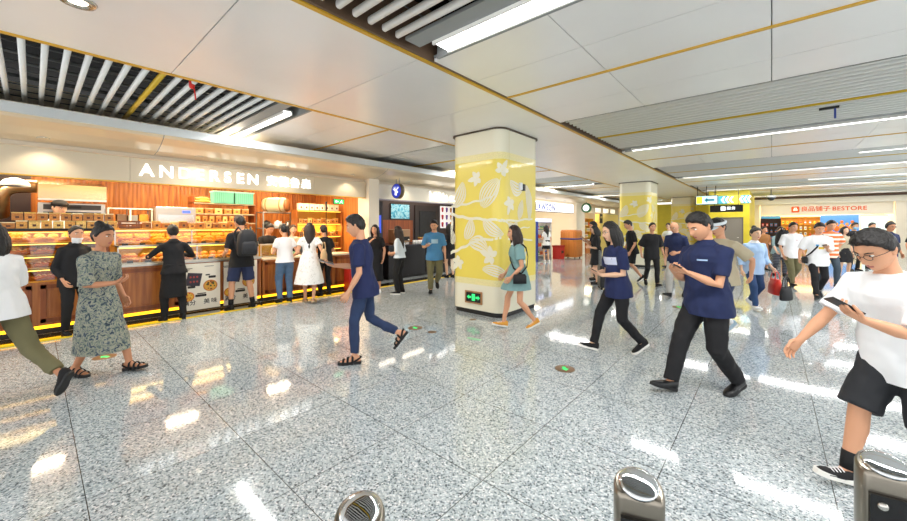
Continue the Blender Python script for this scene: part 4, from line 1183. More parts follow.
# 17 grey-green dress
J17 = person(-2.94, 4.92, 226, 1.60, 'woman in short grey-green dress with white collar and mustard trainers walking past the yellow pillar', walk('r', .24, r=(.24, .08, 0, -10, True), l=(-.24, .08, 0, 22, True), la=(.14, .02, -.46), ra=(.16, .08, -.46), hpitch=2),
   dict(hair='bob', hairm=M_HAIRB, skin=SKIN['a'], top='dress', tcol=TEAL, hem=.66, flare=.235, sleeve=.62, sleevew=1.2, collar=WHT, girth=1.08, shoes=dict(upper=CANVAS, sole=RUBW, sole_h=.028, laces=WHT)), fem=True, lod=0, seed=27)
# 18 pair by the far shop
J18 = person(-3.55, 10.0, 212, 1.58, 'woman in short black dress reading her phone near the far pillar', stand(ra=(.28, -.02, -.12), la=(.22, -.08, -.26), hand_r=PH_UP, hpitch=14),
   dict(hair='bob', skin=SKIN['c'], top='dress', tcol=BLK, hem=.58, flare=.22, sleeve=1.1, sleevew=1.05, shoes=SH_BLK), fem=True, lod=1, seed=28)
phone(J18, 'r', 'phone read by the woman in the short black dress near the far pillar', M_PH)
J18b = person(-3.86, 10.75, 214, 1.70, 'man in dark clothes reading a phone just behind the woman in the black dress', stand(ra=(.28, -.02, -.14), hand_r=PH_UP, hpitch=14),
   dict(hair='short', skin=SKIN['a'], top='tee', tcol=BLK, bottom='trousers', bcol=BLK2, sleeve=.8, shoes=SH_BLK), lod=1, seed=29)
phone(J18b, 'r', 'phone raised by the man in dark clothes behind the woman in black', M_PH)
# 19
person(-2.95, 11.05, 214, 1.74, 'man in black T-shirt and black shorts looking down before the far yellow pillar', walk('r', .20, hpitch=22, la=(.1, .06, -.5), ra=(.12, .06, -.5)),
   dict(hair='short', skin=SKIN['a'], top='tee', tcol=BLK, bottom='shorts', bcol=BLK2, sleeve=.8, sleevew=1.1, shoes=SH_BW), lod=1, seed=30)
person(-2.38, 10.65, 300, 1.66, 'woman in loose black T-shirt and black trousers walking forward before the far yellow pillar', walk('l', .20, la=(.06, .12, -.48), ra=(.08, .14, -.46)),
   dict(hair='tail', skin=SKIN['a'], top='tee', tcol=BLK, bottom='trousers', bcol=BLK2, sleeve=1.0, sleevew=1.4, loose=.04, hemt=-.12, shoes=SH_BLK), fem=True, lod=1, seed=31)
# 20 bald man
J20 = person(-1.58, 9.36, 252, 1.68, 'bald man in navy polo shirt and pale grey trousers walking with his head down', walk('r', .17, hpitch=24, la=(.2, -.06, -.32), ra=(.2, -.06, -.34)),
   dict(hair=None, skin=SKIN['a'], top='polo', tcol=NAVY, bottom='trousers', bcol=mat('#b8b6b0', .85), sleeve=.75, sleevew=1.1, legw=1.15, shoes=SH_BLK), lod=1, seed=32)
person(-2.88, 15.6, 260, 1.68, 'person in white shirt and black skirt walking far off beside the third pillar', walk('r', .16, hpitch=10, la=(.25, -.05, -.25)),
   dict(hair='tail', skin=SKIN['c'], top='tee', tcol=WHT, bottom='skirt', bcol=BLK, hem=.5, sleeve=.6, shoes=SH_BLK), fem=True, lod=1, seed=33)
# 21 visor
person(-.52, 6.43, 236, 1.70, 'man in white sun visor and beige T-shirt just behind the man in the navy polo', walk('l', .24, hpitch=14, l=(.22, .09, 0, -8, True), r=(-.26, .09, 0, 30, True)),
   dict(hair='short', skin=SKIN['a'], top='tee', tcol=BEIGE, bottom='shorts', bcol=mat('#2b3a5a', .85), sleeve=.85, sleevew=1.2, loose=.026, visor=mat('#dfe6ea', .6), short_len=1.0, shoes=dict(upper=mat('#9db4c4', .7), sole=RUBW, sole_h=.032, laces=WHT), socks=WHT), lod=0, seed=34)
# 22 light blue blouse
J22 = person(-.27, 8.94, 308, 1.54, 'woman in light blue blouse and jeans carrying a red bag', walk('r', .19, la=(.10, .14, -.46), ra=(.0, .1, -.52), hpitch=4, hand_l=GRIP),
   dict(hair='topbun', skin=SKIN['c'], top='blouse', tcol=LBLUE, bottom='jeans', bcol=mat('#2f4a75', .85), sleeve=1.6, sleevew=1.35, loose=.04, girth=1.08, hemt=-.10, collar=WHT, shoes=SH_W), fem=True, lod=0, seed=35)
# 23.. towards the far shop
person(-.22, 17.0, 300, 1.55, 'woman in rust brown outfit standing far off in front of the snack store entrance', stand(la=(.2, -.05, -.3)),
   dict(hair='tail', hairm=M_HAIRB, skin=SKIN['a'], top='dress', tcol=BROWNC, hem=.25, flare=.2, sleeve=1.2, shoes=SH_BLK), fem=True, lod=1, seed=36)
person(.17, 15.3, 296, 1.55, 'woman in teal shirt and striped trousers with a blue face mask', walk('l', .15),
   dict(hair='tail', hairm=M_HAIRB, skin=SKIN['c'], top='tee', tcol=mat('#8aa3a6', .85), bottom='trousers', bcol=PLAID, sleeve=1.2, loose=.03, legw=1.2, mask=mat('#6fb0dc', .7), shoes=SH_BLK), fem=True, lod=1, seed=37)
J25 = person(.38, 13.0, 300, 1.66, 'man in white T-shirt and olive trousers with a dark backpack walking forward', walk('r', .18, la=(.05, .08, -.5), ra=(.08, .08, -.5)),
   dict(hair='short', skin=SKIN['a'], top='tee', tcol=WHT, bottom='trousers', bcol=OLIVE, sleeve=.85, sleevew=1.2, loose=.024, legw=1.15, shoes=SH_BLK, print=[(.03, .38, .05, .014, mat('#a33a32', .8), False)]), lod=1, seed=38)
J26 = person(.75, 11.22, 284, 1.66, 'man in white T-shirt with a black cross-body strap holding his phone at chest height', walk('r', .22, la=(.26, -.12, -.17), ra=(.12, .18, -.44), hand_l=PH_UP, hpitch=22),
   dict(hair='short', skin=SKIN['a'], top='tee', tcol=WHT, bottom='trousers', bcol=BLK, sleeve=.9, sleevew=1.3, loose=.028, hemt=-.11, shoes=SH_BLK, print=[(.02, .27, .10, .05, mat('#e9c53c', .8), False), (-.05, .33, .05, .04, mat('#4aa0d8', .8), False)]), lod=1, seed=39)
phone(J26, 'l', 'phone at the chest of the man with the black cross-body strap', M_PH)
person(1.09, 13.3, 292, 1.72, 'man in orange and white striped T-shirt walking behind the man with the black strap', walk('l', .16, hpitch=18),
   dict(hair='short', skin=SKIN['a'], top='tee', tcol=ORSTR, bottom='jeans', bcol=mat('#3e4c58', .85), sleeve=.9, sleevew=1.25, loose=.03, shoes=SH_BLK), lod=1, seed=40)
person(1.62, 15.9, 298, 1.55, 'woman with short dark hair in beige top and skirt standing beside the striped shirt', stand(),
   dict(hair='bob', skin=SKIN['c'], top='tee', tcol=BEIGE, bottom='skirt', bcol=BLK, hem=.55, sleeve=.7, shoes=SH_BLK), fem=True, lod=1, seed=41)
person(2.18, 19.0, 300, 1.68, 'man with blue face mask in dark shirt far back before the blue poster', stand(),
   dict(hair='short', skin=SKIN['a'], top='tee', tcol=BLK, bottom='trousers', bcol=BLK2, sleeve=.8, mask=mat('#8fc0dc', .7), shoes=SH_BLK), lod=1, seed=42)
person(2.75, 20.2, 300, 1.68, 'man with black hair far back, just right of the blue poster', stand(),
   dict(hair='short', skin=SKIN['a'], top='tee', tcol=GREYC, bottom='trousers', bcol=BLK2, sleeve=.8, shoes=SH_BLK), lod=1, seed=43)
J31 = person(2.37, 15.1, 302, 1.67, 'man in navy polo and khaki trousers wearing black headphones', stand(la=(.02, .10, -.5), ra=(.05, .10, -.5)),
   dict(hair='short', skin=SKIN['b'], top='polo', tcol=NAVY, bottom='trousers', bcol=KHAKI, sleeve=.75, headphones=True, glasses=True, shoes=SH_BLK, girth=1.05), lod=1, seed=44)
person(3.05, 15.9, 290, 1.70, 'person in dark shirt at the right edge next to the man with headphones', stand(hpitch=14),
   dict(hair='short', skin=SKIN['a'], top='tee', tcol=BLK, bottom='trousers', bcol=mat('#3a4558', .85), sleeve=.8, shoes=SH_BLK), lod=1, seed=45)
# 33 customer at the convenience store
person(-7.35, 14.6, 150, 1.60, 'woman in white top and short black skirt at the convenience store shelves', stand(la=(.22, 0, -.3)),
   dict(hair='long', skin=SKIN['c'], top='tee', tcol=WHT, bottom='skirt', bcol=BLK, hem=.62, flare=.2, sleeve=.6, shoes=SH_W), fem=True, lod=1, seed=46)
# staff behind the counters
JA = person(-9.0, 3.62, 8, 1.64, 'bakery cashier in black shirt bending over the till behind the counter', stand(la=(.28, 0, -.3), ra=(.28, 0, -.3), hpitch=24, lean=8),
   dict(hair='short', skin=SKIN['a'], top='tee', tcol=BLK, bottom='trousers', bcol=BLK2, sleeve=.8, shoes=SH_BLK), lod=1, seed=47)
person(-8.85, 4.16, 15, 1.60, 'bakery worker in pale pink top raising a hand behind the cash counter', stand(ra=(.2, -.02, -.05), la=(.2, 0, -.35), hpitch=8, hyaw=-30),
   dict(hair='tail', hairm=M_HAIRB, skin=SKIN['c'], top='tee', tcol=mat('#e3c3b4', .85), bottom='trousers', bcol=BLK2, sleeve=.7, shoes=SH_BLK), fem=True, lod=1, seed=48)
person(-9.02, .26, 40, 1.70, 'baker in white jacket with black cap working in front of the deck oven', stand(la=(.22, 0, -.36), ra=(.22, 0, -.34), hpitch=12, hyaw=-10),
   dict(hair='crop', skin=SKIN['c'], top='jacket', tcol=WHT, bottom='trousers', bcol=BLK2, sleeve=1.8, cap=BLK2, brim=False, shoes=SH_BLK), lod=1, seed=49, z0=.30)
o = tag(B(-9.42, -8.62, -1.6, .85, 0, .30).build('platform', mat('#6a5a4a', .6)), 'low platform floor the capped baker stands on behind the left case', 'platform')
# ================================================================== SHOPS
M_WOODP = wood('cherry_veneer', '#9a5420', '#c07636', 1.0, 'Z', 0.3)
M_WOODD = wood('dark_cherry', '#7a3c14', '#985022', 1.0, 'Z', 0.35)
M_WOODL = wood('light_crate_wood', '#a8743c', '#c9955a', 1.5, 'Y', 0.5)
M_GLASS = glassy('clear_glass', gloss=.045); M_ALU = mat('#c8c4ba', .3, .8, name='aluminium')
M_LED = mat('#ffb81a', .5, emit=2.2, name='yellow_led'); M_LEDW = mat('#ffc24a', .5, emit=3.0, name='warm_led')
M_SHELFY = mat('#e0a62e', .45, name='yellow_shelf_board'); M_TAG = mat('#1b1a1a', .6, name='price_tag_black')
M_SIGN = mat('#cdbfa6', .45, .2, name='sign_board'); M_LIT = mat('#ffffff', .5, emit=1.6, name='lit_letters')
M_GLARE = mat('#f3cfc0', .5, emit=.7, name='glare_tinted_letters')  # glare over two letters put into their colour as a pink tint
M_STEELB = mat('#b9b4aa', .3, .9, noise_amt=.05, noise_scale=4, name='brushed_steel')
M_GREEN = mat('#63b29b', .5, name='green_plastic')
WARM = (1.0, .70, .30)

# ------------------------------------------------ sign over the bakery
t = thing('shop_sign', 'long cream sign board with white letters over the bakery', 'sign', (-7.93, 2.08, 2.5))
mb = MB()
for a, b in ((-3.6, -1.035), (-1.030, 2.165), (2.17, 3.58)): mb.box(-.1, 0, a, b, -.2, .2)
mb.build('board', M_SIGN, t)
B(-.1, .004, -3.6, 3.58, -.215, -.2).build('edge', M_GOLD, t)
y = -.95
for ch, m, w in zip('ANDERSEN', (M_LIT, M_LIT, M_GLARE, M_GLARE, M_LIT, M_LIT, M_LIT, M_LIT), (.26, .27, .25, .22, .235, .215, .225, .25)):
    lettering(ch, .285, m, (.004, y + w / 2, 0), FACE_X, t, .008, .012, name='letter'); y += w
y = 1.10
for ch in '安德鲁森':
    lettering(ch, .235, M_LIT, (.004, y + .12, .0), FACE_X, t, .008, 0, name='letter'); y += .25
# ------------------------------------------------ downlights in the soffit and the hall strip
def downlight(x, y, z, label, power, col, r=.055):
    t = thing('downlight', label, 'downlight', (x, y, z), 0, 'recessed downlights')
    MB().lathe([(r * .75, .03), (r, .0), (r * 1.25, -.004), (r * 1.25, .004), (r, .03)], n=20).build('rim', M_ALU, t)
    MB().lathe([(.001, .004), (r * .8, .004), (r * .8, .02), (.001, .02)], n=20).build('bulb', mat('#fff4dc', .5, emit=8, name='warm_bulb'), t)
    if power:
        d = bpy.data.lights.new('lamp', 'SPOT'); d.energy = power; d.color = col; d.spot_size = R(125); d.spot_blend = .6; d.shadow_soft_size = .05
        o = bpy.data.objects.new('lamp', d); COL.objects.link(o); o.parent = t; o.location = (0, 0, -.02)
for y, pw in ((.1, 15), (1.95, 15), (3.5, 15), (5.1, 15), (6.9, 12), (8.3, 12), (9.9, 10), (13.2, 12), (15.2, 12), (17.2, 12), (21.0, 12), (23.5, 12)):
    downlight(-7.70, y, 2.802, 'small warm downlight in the soffit in front of a shop sign', pw, (1, .86, .66))
t = thing('downlight', 'chrome downlight in the smooth ceiling strip at the top edge', 'downlight', (-3.9, .22, ZC - .004))
MB().lathe([(.05, .02), (.075, -.012), (.10, -.012), (.11, .004), (.08, .02)], n=24).build('rim', M_STEEL, t)
MB().lathe([(.001, -.002), (.055, -.002), (.055, .02), (.001, .02)], n=20).build('bulb', mat('#fff4dc', .5, emit=6, name='warm_bulb_soft'), t)
# warm light of the shops themselves
for _y in (-.6, .7, 2.0, 3.3, 4.6): area('bakery_lamp', (-8.75, _y, 2.74), .09, .55, 26, (1, .80, .55))
for _y in (0.1, 2.2, 4.3): area('bakery_lamp', (-9.9, _y, 2.74), .09, .55, 16, (1, .80, .55))
area('coffee_lamp', (-8.9, 8.2, 2.74), .8, 3.5, 30, (1, .85, .68))
area('store_lamp', (-9.2, 15.4, 2.74), 1.0, 4.5, 80, (1, .9, .75))
area('far_shop_lamp', (-9.2, 23.0, 2.74), 1.0, 4.0, 150, (1, .84, .55))
area('snack_lamp', (2.0, 30.0, 2.9), 4.2, 1.6, 150, (1, .82, .56))

# ------------------------------------------------ counters
def panel_front(mb, x, ya, yb, za, zb, n):
    w = (yb - ya) / n
    for i in range(n):
        a, b = ya + i * w, ya + (i + 1) * w
        for q in ((a + .04, a + .10, za + .04, zb - .04), (b - .10, b - .04, za + .04, zb - .04), (a + .04, b - .04, za + .04, za + .10), (a + .04, b - .04, zb - .10, zb - .04)):
            mb.box(x, x + .014, q[0], q[1], q[2], q[3], 1)
        mb.box(x, x + .008, a + .13, b - .13, za + .13, zb - .13)
def counter(name, label, ya, yb, zt, n, depth=.65, top=None):
    t = thing(name, label, 'counter', (-7.95, ya, 0))
    L = yb - ya
    mb = MB().box(-depth, -.014, 0, L, .13, zt); panel_front(mb, -.014, 0, L, .13, zt, n)
    mb.build('base', [M_WOODP, M_WOODD], t, bevel=.003)
    B(-depth, -.07, 0, L, 0.0, .13).build('plinth', M_BLACK, t)
    B(-.03, -.012, .01, L - .01, .085, .128).build('light_strip', M_LED, t)
    if top: B(-depth - .01, .025, 0, L, zt, zt + .035).build('worktop', top, t)
    return t
cL = counter('display_counter', 'wooden counter with glowing yellow bread shelves under a black top, leftmost in the bakery', -1.5, .80, .76, 3)
B(-.62, -.58, 0, 2.30, .76, 1.50).build('back_panel', M_SHELFY, cL)
for i, z in enumerate((.76, .95, 1.14, 1.32)):
    B(-.60, -.03, .02, 2.28, z, z + .014).build('shelf', M_SHELFY, cL)
    B(-.05, -.03, .03, 2.27, z + .162 if i < 3 else z + .155, z + .172 if i < 3 else z + .165).build('light_strip', M_LEDW, cL)
B(-.64, .02, 0, 2.30, 1.50, 1.535).build('black_top', M_BLACK, cL)
for q in (0, 2.28): B(-.60, -.0, q, q + .02, .76, 1.5).build('end_panel', M_WOODD, cL)
B(-.012, -.006, .02, 2.28, .78, 1.49).build('glass_front', M_GLASS, cL)
area('shelf_lamp', (-.25, 1.15, 1.48), .3, 2.2, 7, WARM, parent=cL)

cM = counter('display_counter', 'wooden counter with steel edge carrying the stepped glass bread case', .86, 3.10, .90, 3, .95, M_STEELB)
cs = thing('bread_case', 'stepped two-tier glass case full of bread on the wooden counter', 'display case', (-7.99, .90, .936))
mb = MB()
for yy in (0, 1.08, 2.14):
    mb.box(-.02, 0, yy, yy + .02, 0, .30); mb.box(-.36, -.34, yy, yy + .02, .30, .58); mb.box(-.36, 0, yy, yy + .02, .295, .315)
mb.box(-.02, 0, 0, 2.16, .285, .315); mb.box(-.36, -.34, 0, 2.16, .56, .59)
mb.build('frame', M_ALU, cs)
B(-.34, -.01, 0, 2.16, 0, .02).build('shelf', M_STEELB, cs)
B(-.80, -.02, 0, 2.16, .285, .297).build('shelf', M_GLASS, cs)
B(-.80, -.30, 0, 2.16, .57, .59).build('shelf', M_SHELFY, cs)
B(-.82, -.80, 0, 2.16, 0, .57).build('back_panel', M_SHELFY, cs)
B(-.012, -.008, .02, 2.14, .02, .285).build('glass_front', M_GLASS, cs)
B(-.352, -.348, .02, 2.14, .30, .56).build('glass_front', M_GLASS, cs)
for q in (0.005, 2.15): B(-.34, -.02, q, q + .005, .02, .285).build('glass_side', M_GLASS, cs)
B(-.05, -.03, .02, 2.14, .265, .278).build('light_strip', M_LEDW, cs)
B(-.40, -.38, .02, 2.14, .545, .558).build('light_strip', M_LEDW, cs)
for i in range(9): B(-.026, -.022, .12 + .23 * i, .20 + .23 * i, .02, .055).build('price_tag', M_TAG, cs)
for i in range(9): B(-.366, -.361, .10 + .23 * i, .18 + .23 * i, .30, .335).build('price_tag', M_TAG, cs)
area('case_lamp', (-.18, 1.08, .275), .2, 2.0, 5, WARM, parent=cs)
area('case_lamp', (-.55, 1.08, .55), .25, 2.0, 5, WARM, parent=cs)

cC = counter('cash_counter', 'wooden panelled cash counter with pale worktop right of the food posters', 3.13, 5.30, .86, 4, .60, mat('#e9d9bd', .35, name='pale_worktop'))
# small glass pastry box on the cash counter
pb = thing('pastry_case', 'small yellow-lit glass pastry case on the cash counter', 'display case', (-8.15, 3.16, .897))
MB().box(-.22, .0, 0, .40, 0, .02).box(-.22, .0, 0, .40, .26, .28).box(-.01, 0, 0, .02, .02, .26).box(-.01, 0, .38, .40, .02, .26).build('frame', M_ALU, pb)
B(-.006, -.003, .02, .38, .02, .26).build('glass_front', M_GLASS, pb); B(-.22, -.21, 0, .40, .02, .26).build('back_panel', M_SHELFY, pb)
# ------------------------------------------------ bread
CRUST = [mat(c, .45, noise_amt=.18, noise_scale=30, name='bread_crust') for c in ('#d98e2c', '#e8b04a', '#b5651d', '#f0c25a', '#c47a2a')]
M_CRUMB = mat('#f3d98a', .6, name='pale_crumb')
def bun_mesh(i):
    mb = MB(); mb.lathe([(.012, 0), (.048, .004), (.058, .022), (.050, .042), (.030, .056), (.006, .060)], n=14)
    return mb.mesh('bread', [CRUST[i]])
def loaf_mesh(i):
    mb = MB()
    rings = []
    for k in range(9):
        f = k / 8 - .5
        r = math.sqrt(max(1 - (2 * f) ** 2, .03))
        rings.append(((0, f * .20, .032 * (0.6 + .4 * r)), (.045 * r, 0, 0), (0, 0, .030 * (.5 + .5 * r))))
    mb.loft(rings, 12)
    for k in (-.05, 0, .05):
        mb.tube([(-.028, k - .015, .058), (0, k, .066), (.028, k + .015, .058)], .006, 6, 1)
    return mb.mesh('bread', [CRUST[i], M_CRUMB])
def croissant_mesh(i):
    mb = MB(); pts = []; rad = []
    for k in range(13):
        a = R(-75 + 150 * k / 12); pts.append((.05 * math.cos(a) - .03, .075 * math.sin(a), .036)); rad.append((.010 + .022 * math.cos(a * 1.05)) * (1.0 if k % 2 else .88))
    mb.tube(pts, rad, 10)
    return mb.mesh('bread', [CRUST[i]])
def twist_mesh(i):
    mb = MB()
    for q in (0, math.pi):
        mb.tube([(.018 * math.cos(q + k * .8), -.09 + .18 * k / 14, .036 + .014 * math.sin(q + k * .8)) for k in range(15)], .019, 8)
    return mb.mesh('bread', [CRUST[i]])
BREADS = [f(i) for f, i in ((bun_mesh, 0), (bun_mesh, 1), (bun_mesh, 3), (loaf_mesh, 0), (loaf_mesh, 2), (croissant_mesh, 1), (croissant_mesh, 4), (twist_mesh, 3), (loaf_mesh, 4), (bun_mesh, 4))]
rb = random.Random(5)
BW = [.14, .14, .14, .238, .238, .2, .2, .232, .238, .14]
def bread_row(ya, yb, x, z, step, label, group, kinds=None):
    y = ya; prev = rb.choice(kinds or range(len(BREADS))); run = 0
    while True:
        if run <= 0:
            prev = rb.choice(kinds or range(len(BREADS))); run = rb.randrange(2, 5)
        run -= 1
        if y + BW[prev] > yb: break
        o = link(BREADS[prev], 'bread'); s = rb.uniform(1.0, 1.08)
        o.location = (x, y + BW[prev] / 2, z + .002); o.rotation_euler = (0, 0, rb.uniform(-.08, .08)); o.scale = (s, s, s * 1.15)
        tag(o, label, 'bread', group)
        y += BW[prev]
for q in range(3):
    if q < 2: bread_row(.96, 3.0, -8.095 - .145 * q, .958 + .06 * q, .125, 'golden bread on the lower tier of the stepped glass case', 'bread on the lower tier')
    bread_row(.96, 3.0, -8.455 - .133 * q, 1.235 + .06 * q, .125, 'golden bread on the upper tier of the stepped glass case', 'bread on the upper tier')
    if q:
        if q < 2: B(-.176, -.33, .025, 2.135, .021, .0195 + .06 * q).build('riser', M_SHELFY, cs)
        B(-.40 - .133 * q, -.79, .025, 2.135, .2975 + .06 * (q - 1), .2975 + .06 * q).build('riser', M_SHELFY, cs)
for z, nm in ((.776, 'bottom'), (.966, 'second'), (1.156, 'third'), (1.336, 'top')):
    for q in range(2):
        bread_row(-.48, .76, -8.10 - .14 * q, z + .05 * q, .135, f'golden bread on the {nm} shelf of the leftmost yellow counter', f'bread on the {nm} shelf of the left counter')
    B(-.219, -.57, .025, 2.275, z - .0015, z + .0485).build('riser', M_SHELFY, cL)
bread_row(3.20, 3.54, -8.255, .918, .11, 'pastry in the small glass case on the cash counter', 'pastries in the small case', kinds=[5, 6, 1])
# ------------------------------------------------ packets on top of the cases
CLEAR = glassy('clear_plastic', '#f6efe0', .10, .08)
def packet(name, w, d, h, fill, lidcol):
    t = bpy.data.objects.new(name, None); COL.objects.link(t)
    MB().box(-d / 2, d / 2, -w / 2, w / 2, 0, h * .86).build('tub', fill, t, bevel=.006)
    MB().box(-d / 2 - .003, d / 2 + .003, -w / 2 - .003, w / 2 + .003, h * .86, h).build('lid', lidcol, t, bevel=.004)
    B(d / 2 + .0005, d / 2 + .002, -w * .17, w * .17, h * .26, h * .54).build('sticker', mat('#5a2f1c', .5, name='brown_sticker'), t)
    return t
FILLS = [mat(c, .4, noise_amt=.3, noise_scale=40, name='biscuit_fill') for c in ('#d69a48', '#b0702e', '#e8be6a', '#c98238')]
LIDS = [mat('#e8d6a8', .4, name='pale_lid'), mat('#c9a05a', .4, name='tan_lid'), mat('#d9b25a', .4, name='gold_lid')]
for row in range(2):
    for i in range(9):
        p = packet('biscuit_tub', .105, .10, .115, FILLS[(i * 2 + row) % 4], LIDS[(i + row) % 3])
        p.location = (-8.02 - .01 * row, -.10 + .118 * i - .04 * row, 1.5365 + .1165 * row)
        tag(p, ('tan biscuit tub in the lower row on the black counter top', 'tan biscuit tub in the upper row of the stack on the black counter top')[row], 'tub', ('biscuit tubs, lower row', 'biscuit tubs, upper row')[row])
for i in range(5):
    p = packet('cookie_box', .12, .11, .09, FILLS[(i + 1) % 4], LIDS[0])
    p.location = (-8.02, -.72 + .13 * i - .02, 1.5365); tag(p, 'low cookie box left of the biscuit tubs on the black counter top', 'box', 'low cookie boxes')
cr = thing('wooden_crate', 'dark slatted wooden crate at the left end of the glass case top', 'crate', (-8.45, 1.10, 1.528))
mb = MB()
for z in (.01, .055, .10): mb.box(.10, .112, -.14, .14, z, z + .034); mb.box(-.112, -.10, -.14, .14, z, z + .034); mb.box(-.10, .10, -.14, -.128, z, z + .034); mb.box(-.10, .10, .128, .14, z, z + .034)
mb.build('slat_sides', wood('crate_wood', '#6b3d1c', '#8a5428', 2, 'Y'), cr)
mb = MB()
for a in (-.128, .108): mb.box(.088, .10, a, a + .02, .006, .135); mb.box(-.10, -.088, a, a + .02, .006, .135)
mb.box(-.1, .1, -.13, .13, 0, .008); mb.build('corner_posts', M_WOODD, cr)
for i in range(13):
    w = (.11, .10, .12)[i % 3]
    p = packet('bread_packet', w, .14, (.12, .10, .135)[(i * 2) % 3], FILLS[(i * 3 + 1) % 4], LIDS[(i * 2) % 3])
    p.location = (-8.44, 1.34 + .134 * i, 1.5285); tag(p, 'packed bread in a box along the top of the glass case', 'packet', 'packets on the case top')
# ------------------------------------------------ food posters on the counter
def food_poster(y0, y1, label, mirror=False):
    W_, H_ = y1 - y0, .84
    t = thing('food_poster', label, 'poster', (-7.908, (y0 + y1) / 2, .045))
    B(-.008, .0, -W_ / 2, W_ / 2, 0, H_).build('board', mat('#efe8d6', .5, name='poster_paper'), t)
    M = Matrix.Translation((.001, 0, 0)) @ Matrix(((0, 0, 1), (1, 0, 0), (0, 1, 0))).to_4x4()   # poster x -> Y, y -> Z
    Z = lambda u, v: (-W_ / 2 + u * W_, v * H_)
    mb = MB()
    c = Z(.30, .66); a = R(-12)
    sq = [(c[0] + (px * math.cos(a) - pz * math.sin(a)) * .11, c[1] + (px * math.sin(a) + pz * math.cos(a)) * .13) for px, pz in ((-1, -1), (1, -.8), (1, 1), (-1, .8))]
    mb.prism(sq, 0, .003, 0, M)
    for k in range(6):
        cc = (c[0] + (-.05 + .05 * (k % 3)), c[1] + (-.04 if k < 3 else .045)); mb.prism([(cc[0] + .016 * math.cos(R(q)), cc[1] + .018 * math.sin(R(q))) for q in range(0, 360, 40)], .003, .004, 1, M)
    mb.build('chocolate_picture', [mat('#2a1f2c', .4), mat('#a8322c', .5)], t)
    def pizza(u, v, r, cols, nm):
        mb = MB(); c = Z(u, v); rr_ = random.Random(int(u * 90))
        mb.prism([(c[0] + r * 1.1 * math.cos(R(q)), c[1] + r * math.sin(R(q))) for q in range(0, 360, 15)], 0, .003, 0, M)
        mb.prism([(c[0] + r * .92 * math.cos(R(q)), c[1] + r * .83 * math.sin(R(q))) for q in range(0, 360, 15)], .003, .0035, 1, M)
        for k in range(16):
            q = rr_.uniform(0, 6.28); d_ = r * .72 * math.sqrt(rr_.random()); s_ = r * rr_.uniform(.10, .18); cc = (c[0] + d_ * math.cos(q), c[1] + d_ * math.sin(q))
            mb.prism([(cc[0] + s_ * math.cos(R(z)), cc[1] + s_ * math.sin(R(z))) for z in range(0, 360, 45)], .0035, .0045, 2 + k % 2, M)
        mb.build(nm, cols, t)
    pizza(.73, .50, .105, [mat('#c77b35', .5), mat('#d9a23a', .5), mat('#7a2a1e', .5), mat('#4d5a26', .5)], 'pizza_picture')
    pizza(.16, .30, .085, [mat('#d8702a', .5), mat('#f0b83a', .5), mat('#f5d36a', .5), mat('#c9551f', .5)], 'tart_picture')
    for u, v, w, h in ((.48, .30, .30, .05), (.50, .345, .24, .02), (.78, .69, .20, .05), (.66, .74, .12, .03), (.24, .50, .20, .05), (.12, .90, .30, .012), (.10, .875, .2, .012), (.70, .93, .26, .010)):
        c = Z(u, v); MB().prism([(c[0] + w * W_ / 2 * px, c[1] + h * H_ / 2 * pz) for px, pz in ((-.9, -1), (.9, -1), (1, 0), (.9, 1), (-.9, 1), (-1, 0))], 0, .002, 0, M).build('caption_bar', mat('#2b2622', .6), t)
    for ch, u in zip('满分美味', (.07, .24, .60, .80)):
        lettering(ch, .10, mat('#241d18', .6, name='poster_ink'), (.001, -W_ / 2 + u * W_ + .02, .13), FACE_X, t, .001, .012)
food_poster(1.74, 2.34, 'white food poster with pizza and tart pictures right behind the apron worker')
food_poster(2.40, 3.00, 'white food poster half hidden by the legs of the backpack man')
# ------------------------------------------------ kitchen behind
t = thing('extractor_hood', 'stainless extractor hood above the deck oven at left', 'hood', (-9.35, .48, 2.03))
MB().prism([(-.55, 0), (.06, 0), (.06, .26), (-.55, .36)], -.42, .42, 0, Matrix(((1, 0, 0), (0, 0, 1), (0, 1, 0))).to_4x4()).build('canopy', mat('#c4ae86', .22, .9, name='hood_steel'), t)
MB().box(.06, .075, -.42, .42, -.02, .01).build('lip', M_ALU, t)
t = thing('deck_oven', 'steel deck oven with dark glass door under the hood', 'oven', (-9.55, .48, 0))
B(-.45, .10, -.42, .42, .30, 1.98).build('body', M_STEELB, t, bevel=.008)
for z in (1.42, .85):
    B(.10, .115, -.36, .36, z, z + .40).build('door', mat('#0d0d0f', .12, name='oven_glass'), t)
    MB().tube([(.15, -.30, z + .36), (.15, .30, z + .36)], .012, 8).build('handle', M_ALU, t)
B(.10, .112, -.36, .36, 1.86, 1.95).build('control_panel', mat('#3a3a3c', .4), t); B(.112, .114, -.12, .1, 1.885, 1.925).build('display', M_BLACK, t)
for q in (-.38, .34): B(-.42, .06, q, q + .04, 0, .30).build('leg', M_GREY, t)
o = MB().tube([(-9.9, -.36, 1.75), (-9.7, -.36, 2.05)] + [(-9.7, -.36 + .24 - .24 * math.cos(R(a)), 2.05 + .20 * math.sin(R(a))) for a in range(15, 91, 15)] + [(-9.7, .0, 2.26), (-9.7, .055, 2.26)], .11, 16, round_ends=False).build('exhaust_duct', mat('#a88d6a', .3, .9, name='duct_steel'))
tag(o, 'curved metal exhaust duct running into the side of the hood', 'duct')
